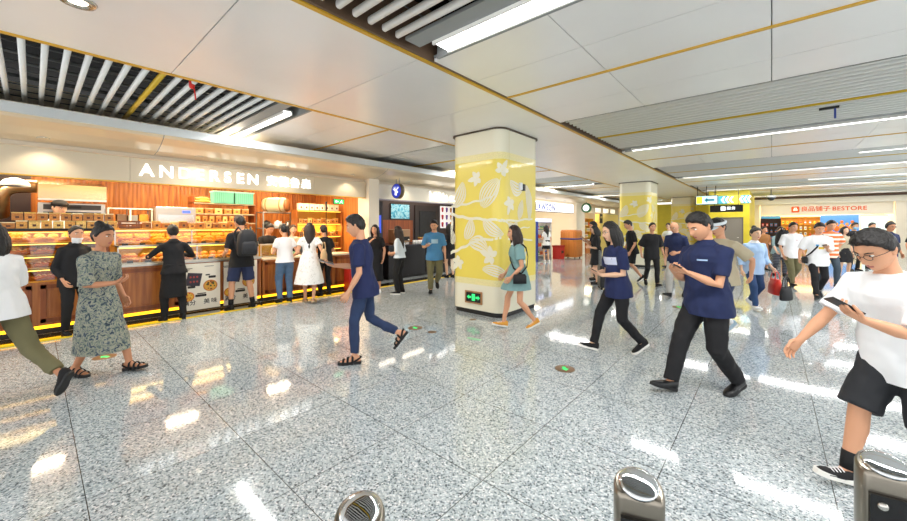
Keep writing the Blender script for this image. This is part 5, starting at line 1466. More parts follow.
for x, y in ((-8.6, -.50), (-9.0, -.18)):
    t = thing('pendant_lamp', 'white bowl pendant lamp hanging at the far left, ' + ('nearer the counter' if y < -.3 else 'beside the duct'), 'lamp', (x, y, 2.2), 0)
    MB().lathe([(.165, 0), (.155, .05), (.11, .10), (.04, .13), (.03, .12), (.10, .09), (.145, .045), (.155, 0)], n=24).build('lamp_shade', WHT, t)
    MB().tube([(0, 0, .12), (0, 0, .565)], .006, 6).build('cord', M_BLACK, t)
# dark panel behind the kitchen, steel cabinet, white rack
struct(B(-10.6, -10.5, -2.3, -.02, 0, 2.7).build('wall_panel', mat('#2a1712', .4, name='dark_panel')))
t = thing('white_rack', 'low white shelf rack against the slatted wood left of the steel cabinet', 'rack', (-9.7, 1.27, 0))
mb = MB()
for yy in (-.34, -.02, .31):
    for xx in (-.2, .2): mb.box(xx - .012, xx + .012, yy, yy + .024, 0, 1.92)
mb.build('post', M_WHITE, t)
for z in (1.90, 1.62, 1.2, .7): B(-.21, .21, -.34, .334, z, z + .02).build('shelf', M_WHITE, t)
for i in range(4):
    p = B(-.12, .12, -.07, .07, 0, .14 + .02 * (i % 2)).build('storage_box', (CRUST[2], M_BROWN, M_GREY, CRUST[0])[i], bevel=.008); p.location = (-9.68, 0.98 + .165 * i, 1.6425)
    tag(p, 'small box on the low white rack', 'box', 'boxes on the white rack')
t = thing('steel_cabinet', 'stainless cabinet with small display below the shelf with crates', 'cabinet', (-9.55, 1.955, 0))
B(-.35, .25, -.34, .34, 0, 1.96).build('body', M_STEELB, t, bevel=.01)
B(.25, .262, -.30, .30, .9, 1.80).build('door', M_STEEL, t); B(.25, .258, .10, .24, 1.84, 1.89).build('display', mat('#3a52c8', .3, emit=1.0, name='blue_display'), t)
MB().tube([(.28, -.25, 1.1), (.28, -.25, 1.6)], .01, 8).build('handle', M_ALU, t)
ws = thing('bread_shelf', 'wooden wall shelf with two boards holding crates and bread boxes', 'shelf', (-9.75, 2.98, 1.62))
for z in (0, .21, .45): B(-.30, .12, -.66, .64, z, z + .022).build('board', mat('#b9a98c', .5, name='shelf_board'), ws)
for yy in (-.66, .62): B(-.30, .12, yy, yy + .022, .0, .62 if yy < 0 else .47).build('side_panel', M_WOODD, ws)
B(-.85, -.83, -.66, .66, -.1, .7).build('back_panel', M_WOODP, ws)
MB().box(-.84, -.30, -.6, -.56, .2, .24).box(-.84, -.30, .5, .54, .2, .24).build('bracket', M_GREY, ws)
for yy, lab in ((2.92, 'mint green plastic crate on the shelf, nearer the baguettes'), (3.36, 'mint green plastic crate at the right end of the shelf')):
    t = thing('plastic_crate', lab, 'crate', (-9.74, yy, 2.094))
    mb = MB()
    def wall_(x0, x1, y0, y1): mb.box(x0, x1, y0, y1, .004, .27)
    wall_(.12, .135, -.20, .20); wall_(-.135, -.12, -.20, .20); wall_(-.12, .12, -.20, -.185); wall_(-.12, .12, .185, .20)
    mb.box(-.12, .12, -.19, .19, .0, .015)
    mb.build('body', M_GREEN, t)
    MB().box(-.15, .15, -.215, .215, .255, .285).build('rim', mat('#8fd0bd', .5), t)
    rm = MB()
    for k in range(9): rm.box(.135, .141, -.18 + .043 * k, -.17 + .043 * k, .02, .25)
    rm.build('rib', mat('#4f9d87', .5), t)
for i in range(5):
    o = MB().tube([(0, -.12, .0), (0, -.04, .008), (0, .05, .008), (0, .11, .0)], [.018, .03, .03, .016], 10).build('baguette', CRUST[(0, 3, 1)[i % 3]])
    o.location = (-9.74 + .066 * (i % 3) - .04, 2.525 + .002 * i, 2.126 + .062 * (i // 3)); o.rotation_euler = (0, 0, R(6 - 4 * i))
    tag(o, 'long baguette lying at the left end of the top shelf', 'baguette', 'baguettes on the top shelf')
for i in range(6):
    p = packet('bread_box', .15, .16, .12, FILLS[i % 4], LIDS[0]); p.location = (-9.74, 2.45 + .19 * i, 1.8535); tag(p, 'small bread box on the middle board of the wall shelf', 'box', 'boxes on the wall shelf')
for i in range(8):
    p = packet('jar', .09, .09, .15, FILLS[(i + 2) % 4], LIDS[1]); p.location = (-9.70, 2.42 + .135 * i, 1.6435); tag(p, 'brown jar on the lowest board of the wall shelf', 'jar', 'jars on the wall shelf')
# keg and metal rack behind the till
t = thing('metal_rack', 'dark metal rack behind the cashier with a keg on top', 'rack', (-9.75, 4.2, 0))
mb = MB()
for yy in (-.45, .43):
    for xx in (-.22, .22): mb.box(xx - .012, xx + .012, yy, yy + .024, 0, 1.93)
mb.build('post', M_GREY, t)
for z in (1.0, 1.5, 1.90): B(-.23, .23, -.45, .454, z, z + .02).build('shelf', M_GREY, t)
t = thing('keg', 'cream keg with brown round end lying on the metal rack', 'keg', (-9.66, 4.12, 2.112), R(-48))
t.scale = (1.15, 1.15, 1.15)
MB().loft([((0, y_, 0), (r_, 0, 0), (0, 0, r_)) for y_, r_ in ((-.26, .13), (-.20, .155), (0, .166), (.20, .155), (.24, .14))], 24).build('barrel', mat('#e3cda0', .5), t)
MB().loft([((0, y_, 0), (r_, 0, 0), (0, 0, r_)) for y_, r_ in ((.235, .146), (.262, .146))], 24).build('end_cap', mat('#9a6236', .5), t)
for y_ in (-.16, .14): MB().loft([((0, y_ - .012, 0), (.165, 0, 0), (0, 0, .165)), ((0, y_ + .012, 0), (.165, 0, 0), (0, 0, .165))], 24).build('hoop', mat('#b98a52', .5), t)
for i, (yy, m) in enumerate(((3.88, M_BLACK), (4.16, WHT), (4.44, M_STEELB))):
    t = thing('kettle', ('black kettle', 'white kettle', 'steel kettle', 'grey kettle')[i] + ' on the metal rack behind the cashier', 'kettle', (-9.64, yy, 1.522), R(-75))
    MB().lathe([(.06, 0), (.085, .01), (.095, .08), (.075, .15), (.04, .17), (.012, .19)], n=18).build('body', m, t)
    MB().tube([(0, .085, .05), (0, .14, .10), (0, .13, .16)], .012, 8).build('spout', m, t)
    MB().tube([(0, -.07, .14), (0, -.13, .13), (0, -.13, .05), (0, -.085, .04)], .009, 8).build('handle', M_BLACK, t)
# lit shelves at the right end
t = thing('lit_shelf', 'yellow-lit wooden shelves with packed bread at the right end of the bakery', 'shelf', (-9.05, 5.02, 0))
B(-.32, -.30, -.62, .66, 0, 1.98).build('back_panel', M_SHELFY, t)
for q in (-.64, .645): B(-.32, .0, q, q + .02, 0, 1.98).build('side_panel', M_WOODP, t)
for z in (.55, .95, 1.28, 1.62, 1.96):
    B(-.30, .0, -.62, .645, z, z + .02).build('shelf', M_WOODL, t)
    if z > .6: B(-.05, -.03, -.60, .62, z - .012, z - .002).build('light_strip', M_LEDW, t)
area('shelf_lamp', (-.12, 0, 1.60), .2, 1.2, 8, WARM, parent=t)
for z, nm in ((.97, 'lowest'), (1.30, 'second'), (1.64, 'third')):
    for i in range(9):
        p = packet('bread_packet', .105, .15, (.12, .10, .14)[i % 3], FILLS[(i + int(z * 10)) % 4], LIDS[(i * 2 + 1) % 3]); p.location = (-9.16, 4.50 + .128 * i, z + .0015); tag(p, f'packed bread on the {nm} filled board of the lit shelves', 'packet', f'packets on the {nm} lit board')
for i in range(8):
    p = packet('paper_bag', .12, .12, .17, mat('#e9dfc8', .6), LIDS[0]); p.location = (-9.16, 4.52 + .145 * i, 1.9815); tag(p, 'pale paper bag on the top of the lit shelves', 'bag', 'bags on the lit shelves')
t = thing('counter_pole', 'thin black pole with thick tip standing on the cash counter', 'pole', (-8.20, 4.70, .896))
MB().lathe([(.07, 0), (.07, .012), (.01, .02), (.009, .02)], n=16).build('base', M_BLACK, t); MB().tube([(0, 0, .015), (0, 0, 1.08)], .008, 8).build('rod', M_BLACK, t); MB().tube([(0, 0, 1.06), (0, 0, 1.25)], .022, 10).build('tip', M_BLACK, t)
t = thing('cash_till', 'dark cash till on the counter beside the cashier', 'till', (-8.36, 3.86, .896))
B(-.14, .14, -.14, .14, 0, .07).build('drawer', M_BLACK, t, bevel=.006)
MB().prism([(-.02, .07), (.06, .07), (.02, .30), (-.01, .30)], -.13, .13, 0, Matrix(((1, 0, 0), (0, 0, 1), (0, 1, 0))).to_4x4()).build('screen', mat('#2b3138', .2), t)
for i in range(6):
    o = MB().lathe([(.028, 0), (.036, .002), (.042, .10), (.040, .10), (.001, .02)], n=14).build('paper_cup', mat('#8fae84', .6, name='green_cup')); o.location = (-8.06 - .09 * (i % 2), 3.65 + .09 * (i // 2), .896); tag(o, 'small green cup on the cash counter in front of the till', 'cup', 'green cups')
t = thing('red_bin', 'red box bin with yellow label against the end of the cash counter', 'bin', (-7.75, 5.12, .012))
B(-.12, .12, -.14, .14, 0, .58).build('body', mat('#c2281f', .4), t, bevel=.012); B(-.13, .13, -.15, .15, .58, .63).build('lid', mat('#a31f19', .4), t, bevel=.008); B(.12, .123, .02, .09, .22, .56).build('label', mat('#f2d02a', .5), t)
lettering('↑', .09, mat('#c2281f', .4), (.124, -.05, .2), FACE_X, t, .0008)
t = thing('exit_sign', 'small green exit sign hanging under the bakery sign', 'sign', (-8.3, 5.10, 2.12))
B(-.02, .02, -.15, .15, 0, .13).build('box', M_BLACK, t); B(.02, .023, -.14, .14, .01, .12).build('lit_face', mat('#1fae54', .5, emit=1.2, name='exit_green'), t)
MB().tube([(0, -.1, .13), (0, -.1, .64)], .005, 6).tube([(0, .1, .13), (0, .1, .64)], .005, 6).build('rod', M_GREY, t)
MB().prism([(-.12, 0), (-.075, .035), (-.075, .014), (-.02, .014), (-.02, -.014), (-.075, -.014), (-.075, -.035)], .0235, .0255, 0, Matrix.Translation((0, 0, .065)) @ Matrix(((0, 0, 1), (1, 0, 0), (0, 1, 0))).to_4x4()).build('arrow', mat('#eafff0', .5, emit=1.0), t)
mb = MB()
mb.ball((.0245, .075, .098), (.003, .012, .012), 10); mb.tube([(.0245, .07, .085), (.0245, .06, .055), (.0245, .03, .045), (.0245, .02, .022)], .008, 6); mb.tube([(.0245, .06, .055), (.0245, .085, .035), (.0245, .105, .03)], .008, 6); mb.tube([(.0245, .04, .07), (.0245, .068, .078), (.0245, .095, .062)], .006, 6)
mb.build('running_figure', mat('#eafff0', .5, emit=1.0), t)
# bags worn or carried by customers at the counter
def backpack(x, y, z, rz, label, m, S=1.0):
    t = thing('backpack', label, 'bag', (x, y, z), rz)
    MB().loft([((0, 0, 0), (.085 * S, 0, 0), (0, .14 * S, 0)), ((.01, 0, .04 * S), (.11 * S, 0, 0), (0, .165 * S, 0)), ((.01, 0, .22 * S), (.115 * S, 0, 0), (0, .17 * S, 0)), ((0, 0, .38 * S), (.10 * S, 0, 0), (0, .15 * S, 0)), ((-.01, 0, .47 * S), (.06 * S, 0, 0), (0, .10 * S, 0)), ((-.01, 0, .49 * S), (.02 * S, 0, 0), (0, .04 * S, 0))], 20, p=2.8).build('body', m, t)
    MB().loft([((.10 * S, 0, .04 * S), (.04 * S, 0, 0), (0, .11 * S, 0)), ((.115 * S, 0, .08 * S), (.05 * S, 0, 0), (0, .13 * S, 0)), ((.11 * S, 0, .22 * S), (.045 * S, 0, 0), (0, .125 * S, 0)), ((.10 * S, 0, .27 * S), (.02 * S, 0, 0), (0, .09 * S, 0))], 16, p=2.8).build('front_pocket', mat('#24252a', .7), t)
    for q in (1, -1):
        MB().tube([(-.08 * S, .10 * q * S, .06 * S), (-.10 * S, .145 * q * S, .15 * S), (-.16 * S, .15 * q * S, .30 * S), (-.20 * S, .13 * q * S, .46 * S), (-.12 * S, .10 * q * S, .53 * S), (-.04 * S, .08 * q * S, .46 * S)], .018 * S, 8, flat=.6).build('strap', m, t)
    MB().tube([(-.05 * S, -.04, .47 * S), (-.06 * S, 0, .53 * S), (-.05 * S, .04, .47 * S)], .01, 8).build('handle', m, t)
    return t
BAGBLK = mat('#1a1b1f', .7, name='black_nylon')
backpack(-7.31, 2.60, 1.02, 0, 'black backpack on the back of the man in navy shorts at the counter', BAGBLK, 1.0)
def handbag(x, y, z, rz, label, m, w=.30, h=.22, d=.12, drop=.22):
    t = thing('handbag', label, 'bag', (x, y, z), rz)
    MB().loft([((0, 0, 0), (d * .42, 0, 0), (0, w * .46, 0)), ((0, 0, .02), (d * .5, 0, 0), (0, w * .5, 0)), ((0, 0, h * .6), (d * .46, 0, 0), (0, w * .48, 0)), ((0, 0, h), (d * .22, 0, 0), (0, w * .42, 0))], 20, p=3).build('body', m, t)
    for q in (.25, -.25):
        MB().tube([(q * d, -w * .26, h * .92), (q * d * .6, -w * .20, h + drop * .7), (q * d * .4, 0, h + drop), (q * d * .6, w * .20, h + drop * .7), (q * d, w * .26, h * .92)], .008, 8).build('handle', m, t)
    return t
handbag(-7.47, 3.76, .98, R(95), 'grey-green leather shoulder bag at the hip of the woman in blue jeans', mat('#55625e', .45), .30, .24, .12, .32)
handbag(-6.86, 3.88, .84, R(60), 'tan handbag carried by the woman in the long white dress', mat('#c9a476', .6), .32, .26, .14, .14)
# ------------------------------------------------ coffee shop
M_BLUE = mat('#2438a8', .4, name='deep_blue'); M_CTR = mat('#17171b', .35, name='black_counter')
t = thing('shop_sign', 'cream sign board with rounded white letters over the coffee shop', 'sign', (-7.93, 8.6, 2.5))
B(-.1, 0, -2.6, 2.6, -.2, .2).build('board', mat('#e9e2d2', .4), t); B(-.1, .004, -2.6, 2.6, -.23, -.2).build('edge', mat('#8f8a94', .4), t)
lettering('luckin coffee', .36, M_LIT, (.004, -.62, -.02), FACE_X, t, .01, .012, 1.0, 'LEFT')
def deer(mbx, S, M):
    """stag's head with antlers, drawn as a flat emblem"""
    mbx.prism([(-.30 * S, -.62 * S), (.10 * S, -.70 * S), (.22 * S, -.30 * S), (.44 * S, -.22 * S), (.40 * S, -.06 * S), (.12 * S, .08 * S), (-.02 * S, .14 * S), (-.18 * S, .02 * S), (-.26 * S, -.2 * S)], 0, .004, 0, M)
    for pts in (((-.04, .10), (-.22, .34), (-.20, .62)), ((-.16, .26), (-.42, .34), (-.50, .56)), ((-.28, .33), (-.60, .22), (-.72, .34)), ((.04, .10), (.22, .30), (.44, .34), (.56, .56)), ((.24, .31), (.28, .60)), ((-.02, .05), (-.30, .04), (-.45, .10))):
        P = [Vector((a * S, b * S, .004)) for a, b in pts]
        mbx.tube([M @ p for p in P], .045 * S, 6, flat=.3)
t = thing('blade_sign', 'round blue drum sign with white stag emblem hanging from the soffit', 'sign', (-7.55, 6.42, 2.50))
MB().loft([((0, -.06, 0), (.20, 0, 0), (0, 0, .20)), ((0, .06, 0), (.20, 0, 0), (0, 0, .20))], 36).build('drum', mat('#6a5a3c', .4), t)
MB().loft([((0, -.064, 0), (.185, 0, 0), (0, 0, .185)), ((0, -.058, 0), (.185, 0, 0), (0, 0, .185))], 36).build('lit_face', mat('#2a3fc0', .4, emit=.35, name='blue_sign_face'), t)
mb = MB(); deer(mb, .17, Matrix.Translation((0, -.065, 0)) @ Matrix(((1, 0, 0), (0, 0, -1), (0, 1, 0))).to_4x4()); mb.build('emblem', mat('#ffffff', .5, emit=.8), t)
MB().tube([(-.07, 0, .18), (-.07, 0, .345)], .01, 8).tube([(.07, 0, .18), (.07, 0, .335)], .01, 8).build('rod', M_GREY, t)
# dark cladding and interior
struct(B(-8.7, -8.62, 6.0, 6.75, 0, 2.3).build('wall_panel', mat('#34333a', .5, name='charcoal_panel')))
t = thing('stag_poster', 'glowing blue poster with white stag emblem on the charcoal panel', 'poster', (-8.612, 6.38, 1.62))
B(-.008, .004, -.30, .30, -.26, .26).build('panel', mat('#3a55d8', .4, emit=.5, name='lit_blue'), t)
mb = MB(); deer(mb, .26, Matrix.Translation((.005, 0, 0)) @ Matrix(((0, 0, 1), (1, 0, 0), (0, 1, 0))).to_4x4()); mb.build('emblem', mat('#f2f5ff', .5, emit=.7), t)
struct(B(-9.6, -9.5, 6.75, 11.2, 0, 2.7).build('wall_panel', mat('#3b3030', .45, name='dark_brown_panel')))
struct(B(-9.5, -9.44, 6.8, 8.70, 1.0, 1.76).build('wall_panel', M_WOODD))
t = thing('menu_screen', 'bright blue menu screen on the dark wall of the coffee shop', 'screen', (-9.46, 8.15, 2.05))
B(-.05, .0, -.42, .42, -.26, .26).build('casing', M_BLACK, t)
B(.0, .006, -.40, .40, -.24, .24).build('display', patterned('menu_display', ['#1c6f9c', '#3fa8cf', '#a9def0', '#2a86b0'], 7), t)
t = thing('coffee_counter', 'long black coffee counter', 'counter', (-8.35, 7.9, 0))
B(-.6, 0, -1.15, .34, .08, .96).build('base', M_CTR, t, bevel=.006); B(-.6, 0, .38, 1.35, .08, .98).build('base', M_CTR, t, bevel=.006)
B(-.62, .02, -1.16, 1.36, .96, 1.0).build('worktop', mat('#3a3a40', .25), t); B(-.58, -.04, -1.12, 1.32, 0, .08).build('plinth', M_BLACK, t)
B(.003, .006, .70, .95, .80, .87).build('label', mat('#c98a3c', .5), t)
t = thing('coffee_machine', 'steel coffee machine with warm brown front on the black counter', 'machine', (-8.68, 7.45, 1.0))
B(-.22, .18, -.28, .28, .06, .46).build('body', mat('#b08a68', .35, .3), t, bevel=.02); B(.18, .19, -.24, .24, .12, .24).build('panel', M_BLACK, t)
for q in (-.12, .12): MB().tube([(.20, q, .14), (.26, q, .13)], .03, 10).build('group_head', M_STEEL, t)
B(-.2, .16, -.24, .24, .0, .06).build('drip_tray', M_STEEL, t)
for i in range(4):
    o = MB().lathe([(.03, 0), (.036, .004), (.044, .12), (.001, .12)], n=14).build('paper_cup', WHT); o.location = (-8.46, 7.84 + .10 * i, 1.0); tag(o, 'white paper cup in the row on the black coffee counter', 'cup', 'cups on the coffee counter')
for i in range(5):
    p = packet('coffee_tin', .12, .12, .2, mat(('#a35a2c', '#3a2a22', '#c9a06a', '#7b3f24', '#d8c8ae')[i], .5), LIDS[1]); p.location = (-8.62, 8.28 + .17 * i, 1.0); tag(p, 'coffee tin in the row at the right of the machine', 'tin', 'coffee tins')
d = thing('door', 'dark framed door inside the coffee shop', 'door', (-9.49, 9.45, 0))
B(-.02, .03, -.62, .62, 0, 2.30).build('frame', mat('#2b2526', .4), d); B(.03, .05, -.42, .42, .05, 2.10).build('panel', mat('#15161b', .25), d); MB().tube([(.07, .34, .95), (.07, .34, 1.25)], .012, 8).build('handle', M_ALU, d)
t = thing('drink_poster', 'white poster with red and purple drinks beside the dark door', 'poster', (-9.48, 10.50, 1.90))
B(-.01, .006, -.36, .36, -.42, .42).build('panel', mat('#f2eef0', .5, emit=.3, name='poster_white'), t)
for i in range(9):
    y_, z_ = -.24 + .24 * (i % 3), -.28 + .28 * (i // 3)
    MB().loft([((.008, y_, z_ - .09), (.002, 0, 0), (0, .045, 0)), ((.008, y_, z_ + .06), (.002, 0, 0), (0, .065, 0)), ((.008, y_, z_ + .09), (.002, 0, 0), (0, .05, 0))], 12).build('drink_picture', [mat('#c2283a', .5), mat('#6a3a9a', .5), mat('#e0902a', .5)][i % 3], t)
struct(B(-8.3, -8.2, 9.6, 9.64, 0, .3).build('trim_11', M_GREY))
# ------------------------------------------------ convenience store
t = thing('shop_sign', 'white light-box sign with blue letters over the convenience store', 'sign', (-7.93, 15.4, 2.46))
B(-.1, 0, -3.4, 3.4, -.22, .22).build('light_box', mat('#fbfbff', .5, emit=.9, name='light_box'), t); B(0, .004, -3.4, 1.9, .13, .16).build('stripe', mat('#3a4aa8', .5), t)
B(-.1, .006, -3.4, 3.4, -.25, -.22).build('edge', mat('#5a3a30', .5), t)
lettering('LAWSON', .42, mat('#2b3f9c', .5, name='store_blue'), (.004, .25, -.05), FACE_X, t, .006, .02, 1.18)
GOODS = [mat(c, .5, name='goods') for c in ('#c23b2c', '#e8b83a', '#2f6fb0', '#f0ece0', '#3f8f4a', '#d77a2a', '#7a3a80', '#e7d7a8')]
def goods_mesh(i, kind):
    mb = MB()
    if kind == 0: mb.box(-.06, .06, -.05, .05, 0, .20, 0); mb.box(.06, .062, -.04, .04, .06, .14, 1); mb.box(-.055, .055, -.045, .045, .20, .208, 1)
    elif kind == 1: mb.lathe([(.035, 0), (.042, .01), (.042, .13), (.02, .17), (.015, .19), (.001, .20)], n=12); mb.lathe([(.0435, .05), (.0435, .11)], n=12, mi=1)
    else: mb.loft([((0, 0, 0), (.03, 0, 0), (0, .055, 0)), ((0, 0, .09), (.045, 0, 0), (0, .058, 0)), ((0, 0, .19), (.008, 0, 0), (0, .055, 0))], 12, p=3); mb.box(.030, .043, -.03, .03, .06, .12, 1)
    return mb.mesh('goods', [GOODS[i], GOODS[(i + 3) % 8]])
GM = [goods_mesh(i, k) for i in range(8) for k in range(3)]
def goods_shelf(name, label, glabel, group, x, y, L, zs, rz, top, head=None, dens=.15, pal=None, depth=.34, back=M_WHITE, item='goods_packet'):
    t = thing(name, label, 'shelf', (x, y, 0), rz)
    B(-depth, -depth + .02, -L / 2, L / 2, 0, top).build('back_panel', back, t)
    for q in (-L / 2 - .02, L / 2): B(-depth, 0, q, q + .02, 0, top).build('side_panel', back, t)
    for z in list(zs) + [top - .02]: B(-depth + .02, 0, -L / 2, L / 2, z, z + .02).build('shelf', back, t)
    if head: B(-.03, .01, -L / 2, L / 2, top, top + .16).build('header', head, t)
    rr_ = random.Random(int(L * 100) + int(y * 10))
    M = Matrix.Translation((x, y, 0)) @ Matrix.Rotation(rz, 4, 'Z')
    for z in zs:
        v = -L / 2 + .09; g = rr_.choice(pal or range(24)); run = 0
        while v < L / 2 - .06:
            if run <= 0: g = rr_.choice(pal or range(24)); run = rr_.randrange(2, 4)
            run -= 1
            o = link(GM[g], item); o.matrix_world = M @ Matrix.Translation((-.12, v, z + .0215)); tag(o, glabel, 'packet', group)
            v += dens
    return t
goods_shelf('goods_shelf', 'open store shelf with blue header and coloured packets at the convenience store', 'coloured packet on the blue-headed store shelf', 'packets on the store shelf', -8.25, 15.75, 2.3, (.15, .55, .95, 1.35), 0, 1.75, mat('#c9d4ff', .5, emit=.6, name='lit_header'), .16)
o = tag(B(-.05, .05, -.06, .06, 0, 1.75).build('display_post', mat('#2c46a8', .4), bevel=.01), 'blue display post at the left of the store shelf', 'post'); o.location = (-7.75, 14.45, 0)
t = thing('stacking_crate', 'red plastic crate on the floor before the store shelf', 'crate', (-7.62, 16.35, 0))
B(-.2, .2, -.22, .22, 0, .62).build('body', mat('#c22a22', .5), t, bevel=.01); B(-.215, .215, -.235, .235, .56, .64).build('rim', mat('#a8221c', .5), t); B(.201, .206, -.12, .12, .28, .4).build('grip', M_BLACK, t)
wv = bpy.data.materials.new('orange_weave'); wv.use_nodes = True
_n = wv.node_tree.nodes.new('ShaderNodeTexBrick'); _n.inputs['Scale'].default_value = 14; _n.inputs['Color1'].default_value = lin('#d98a3a'); _n.inputs['Color2'].default_value = lin('#c9742a'); _n.inputs['Mortar'].default_value = lin('#a85a1e')
_t = wv.node_tree.nodes.new('ShaderNodeTexCoord'); wv.node_tree.links.new(_t.outputs['Generated'], _n.inputs[0]); wv.node_tree.links.new(_n.outputs[0], wv.node_tree.nodes['Principled BSDF'].inputs[0])
t = thing('covered_cart', 'tall orange woven box cart with a blue strap by the convenience store', 'cart', (-7.42, 17.35, 0))
MB().loft([((0, 0, .06), (.40, 0, 0), (0, .40, 0)), ((0, 0, .10), (.43, 0, 0), (0, .43, 0)), ((0, 0, 1.28), (.42, 0, 0), (0, .42, 0)), ((0, 0, 1.36), (.38, 0, 0), (0, .38, 0))], 28, p=7).build('cover', wv, t)
MB().loft([((0, 0, .90), (.435, 0, 0), (0, .435, 0)), ((0, 0, .97), (.434, 0, 0), (0, .434, 0))], 28, p=7).build('strap', mat('#3a4a8c', .6), t)
for a, b in ((.3, .3), (.3, -.3), (-.3, .3), (-.3, -.3)): MB().loft([((a, b - .015, .03), (.03, 0, 0), (0, 0, .03)), ((a, b + .015, .03), (.03, 0, 0), (0, 0, .03))], 12).build('wheel', M_BLACK, t)
# ------------------------------------------------ farthest shop on the left
t = thing('shop_sign', 'plain cream sign board with small panels over the farthest shop on the left', 'sign', (-7.93, 23.2, 2.5))
B(-.1, 0, -3.1, 3.1, -.2, .2).build('board', M_SIGN, t)
for y_ in (-1.2, .2, 1.5): B(0, .006, y_, y_ + .9, -.13, .13).build('panel', mat('#fdf6e0', .5, emit=.5, name='lit_cream'), t)
t = thing('blade_sign', 'round sign with thick green ring hanging before the farthest shop', 'sign', (-7.5, 19.5, 2.52))
MB().loft([((0, -.06, 0), (.26, 0, 0), (0, 0, .26)), ((0, .06, 0), (.26, 0, 0), (0, 0, .26))], 32).build('ring', mat('#2a7a4a', .4), t)
MB().loft([((0, -.066, 0), (.17, 0, 0), (0, 0, .17)), ((0, -.058, 0), (.17, 0, 0), (0, 0, .17))], 28).build('lit_face', mat('#fdfdf6', .5, emit=.9, name='white_face'), t)
MB().tube([(0, 0, .25), (0, 0, .335)], .012, 8).build('rod', M_GREY, t)
goods_shelf('goods_shelf', 'yellow-lit shelf of snacks in the farthest shop on the left', 'yellow packet on the lit shelf of the farthest left shop', 'yellow packets, farthest left shop', -8.3, 21.6, 2.2, (.85, 1.2, 1.55), 0, 2.0, None, .19, [3, 4, 5, 15, 16, 17, 21], .34, M_SHELFY)
t = thing('snack_counter', 'white counter with brown front in the farthest shop on the left', 'counter', (-7.92, 21.7, 0))
B(-.3, 0, -1.1, 1.1, 0, .72).build('base', M_WOODP, t); B(-.32, .02, -1.12, 1.12, .72, .77).build('worktop', M_WHITE, t)
t = thing('dark_poster', 'small dark poster on the yellow shop front near the far pillar', 'poster', (-7.9, 22.9, 2.0))
B(-.02, .02, -.22, .22, -.28, .28).build('panel', mat('#2b2a26', .5), t); B(.02, .024, -.14, .14, .02, .16).build('picture', mat('#c9b87a', .5), t)
struct(B(-8.25, -7.93, 22.85, 26.4, 0, 2.3).build('wall_front', mat('#f0d880', .5, name='pale_yellow_front')))
# ------------------------------------------------ snack store at the far end
t = thing('shop_sign', 'cream sign board with orange logo over the snack store at the far end', 'sign', (2.1, 28.9, 2.5))
B(-2.6, 2.6, -.06, 0, -.32, .34).build('board', mat('#f3e8d4', .4, emit=.03, name='brightened_sign_board'), t)  # slight glow added to the board to brighten it
MO = mat('#d2551a', .5, emit=.25, name='orange_letters')
mb = MB(); mb.prism(rr_points(-1.24, -.90, -.17, .17, .06), 0, .02, 0, Matrix.Translation((0, -.06, 0)) @ Matrix(((1, 0, 0), (0, 0, -1), (0, 1, 0))).to_4x4()); mb.build('logo', MO, t)
lettering('品', .2, mat('#fff3e0', .5, emit=.8), (-1.07, -.083, .0), FACE_NY, t, .002, .01)
lettering('良品铺子', .30, MO, (-.25, -.062, 0), FACE_NY, t, .01, .012)
lettering('BESTORE', .30, MO, (1.05, -.062, 0), FACE_NY, t, .01, .015, 1.08)
goods_shelf('goods_shelf', 'tall shelf of orange and yellow snacks left in the snack store', 'snack packet on the tall shelf of the snack store', 'snacks on the tall shelf', .95, 30.6, 2.6, (.6, .95, 1.3, 1.65), R(-90), 2.1, mat('#ffd98a', .5, emit=.6, name='lit_amber'), .2, [0, 3, 4, 5, 15, 16, 21, 22], .34, M_SHELFY)
goods_shelf('goods_shelf', 'dark side shelf of boxes at the left edge of the snack store', 'box on the dark side shelf of the snack store', 'boxes on the dark shelf', -.05, 29.6, .9, (.7, 1.1, 1.5), R(-90), 2.0, mat('#3a8fd0', .5), .2, [6, 7, 8, 0, 2], .3, mat('#3a2020', .5))
t = thing('blue_poster', 'large blue poster with orange and yellow figures in the snack store', 'poster', (2.85, 29.6, 1.45))
B(-.75, .75, 0, .03, -.9, .72).build('panel', mat('#4a86d0', .5, emit=.35, name='blue_print'), t)
mb = MB(); rr_ = random.Random(9)
for i in range(6):
    x_, z_ = -.5 + .2 * i, .05 + .12 * (i % 2)
    mb.ball((x_, -.005, z_ + .16), (.07, .012, .085), 10, i % 2); mb.ball((x_, -.005, z_ - .1), (.12, .012, .17), 10, (i + 1) % 2)
mb.build('figure_picture', [mat('#f0b060', .5), mat('#e8782e', .5)], t)
for q in (-.6, .6): B(q - .02, q + .02, .03, .06, -1.45, .6).build('post', M_GREY, t)
t = thing('pale_panel', 'pale blue lit panel at the right of the blue poster', 'panel', (4.15, 29.6, 0))
B(-.45, .45, 0, .05, 0, 2.1).build('panel', mat('#cfe4ea', .5, emit=.4, name='pale_blue_lit'), t); B(-.47, .47, -.01, .06, 2.1, 2.15).build('frame', M_ALU, t)
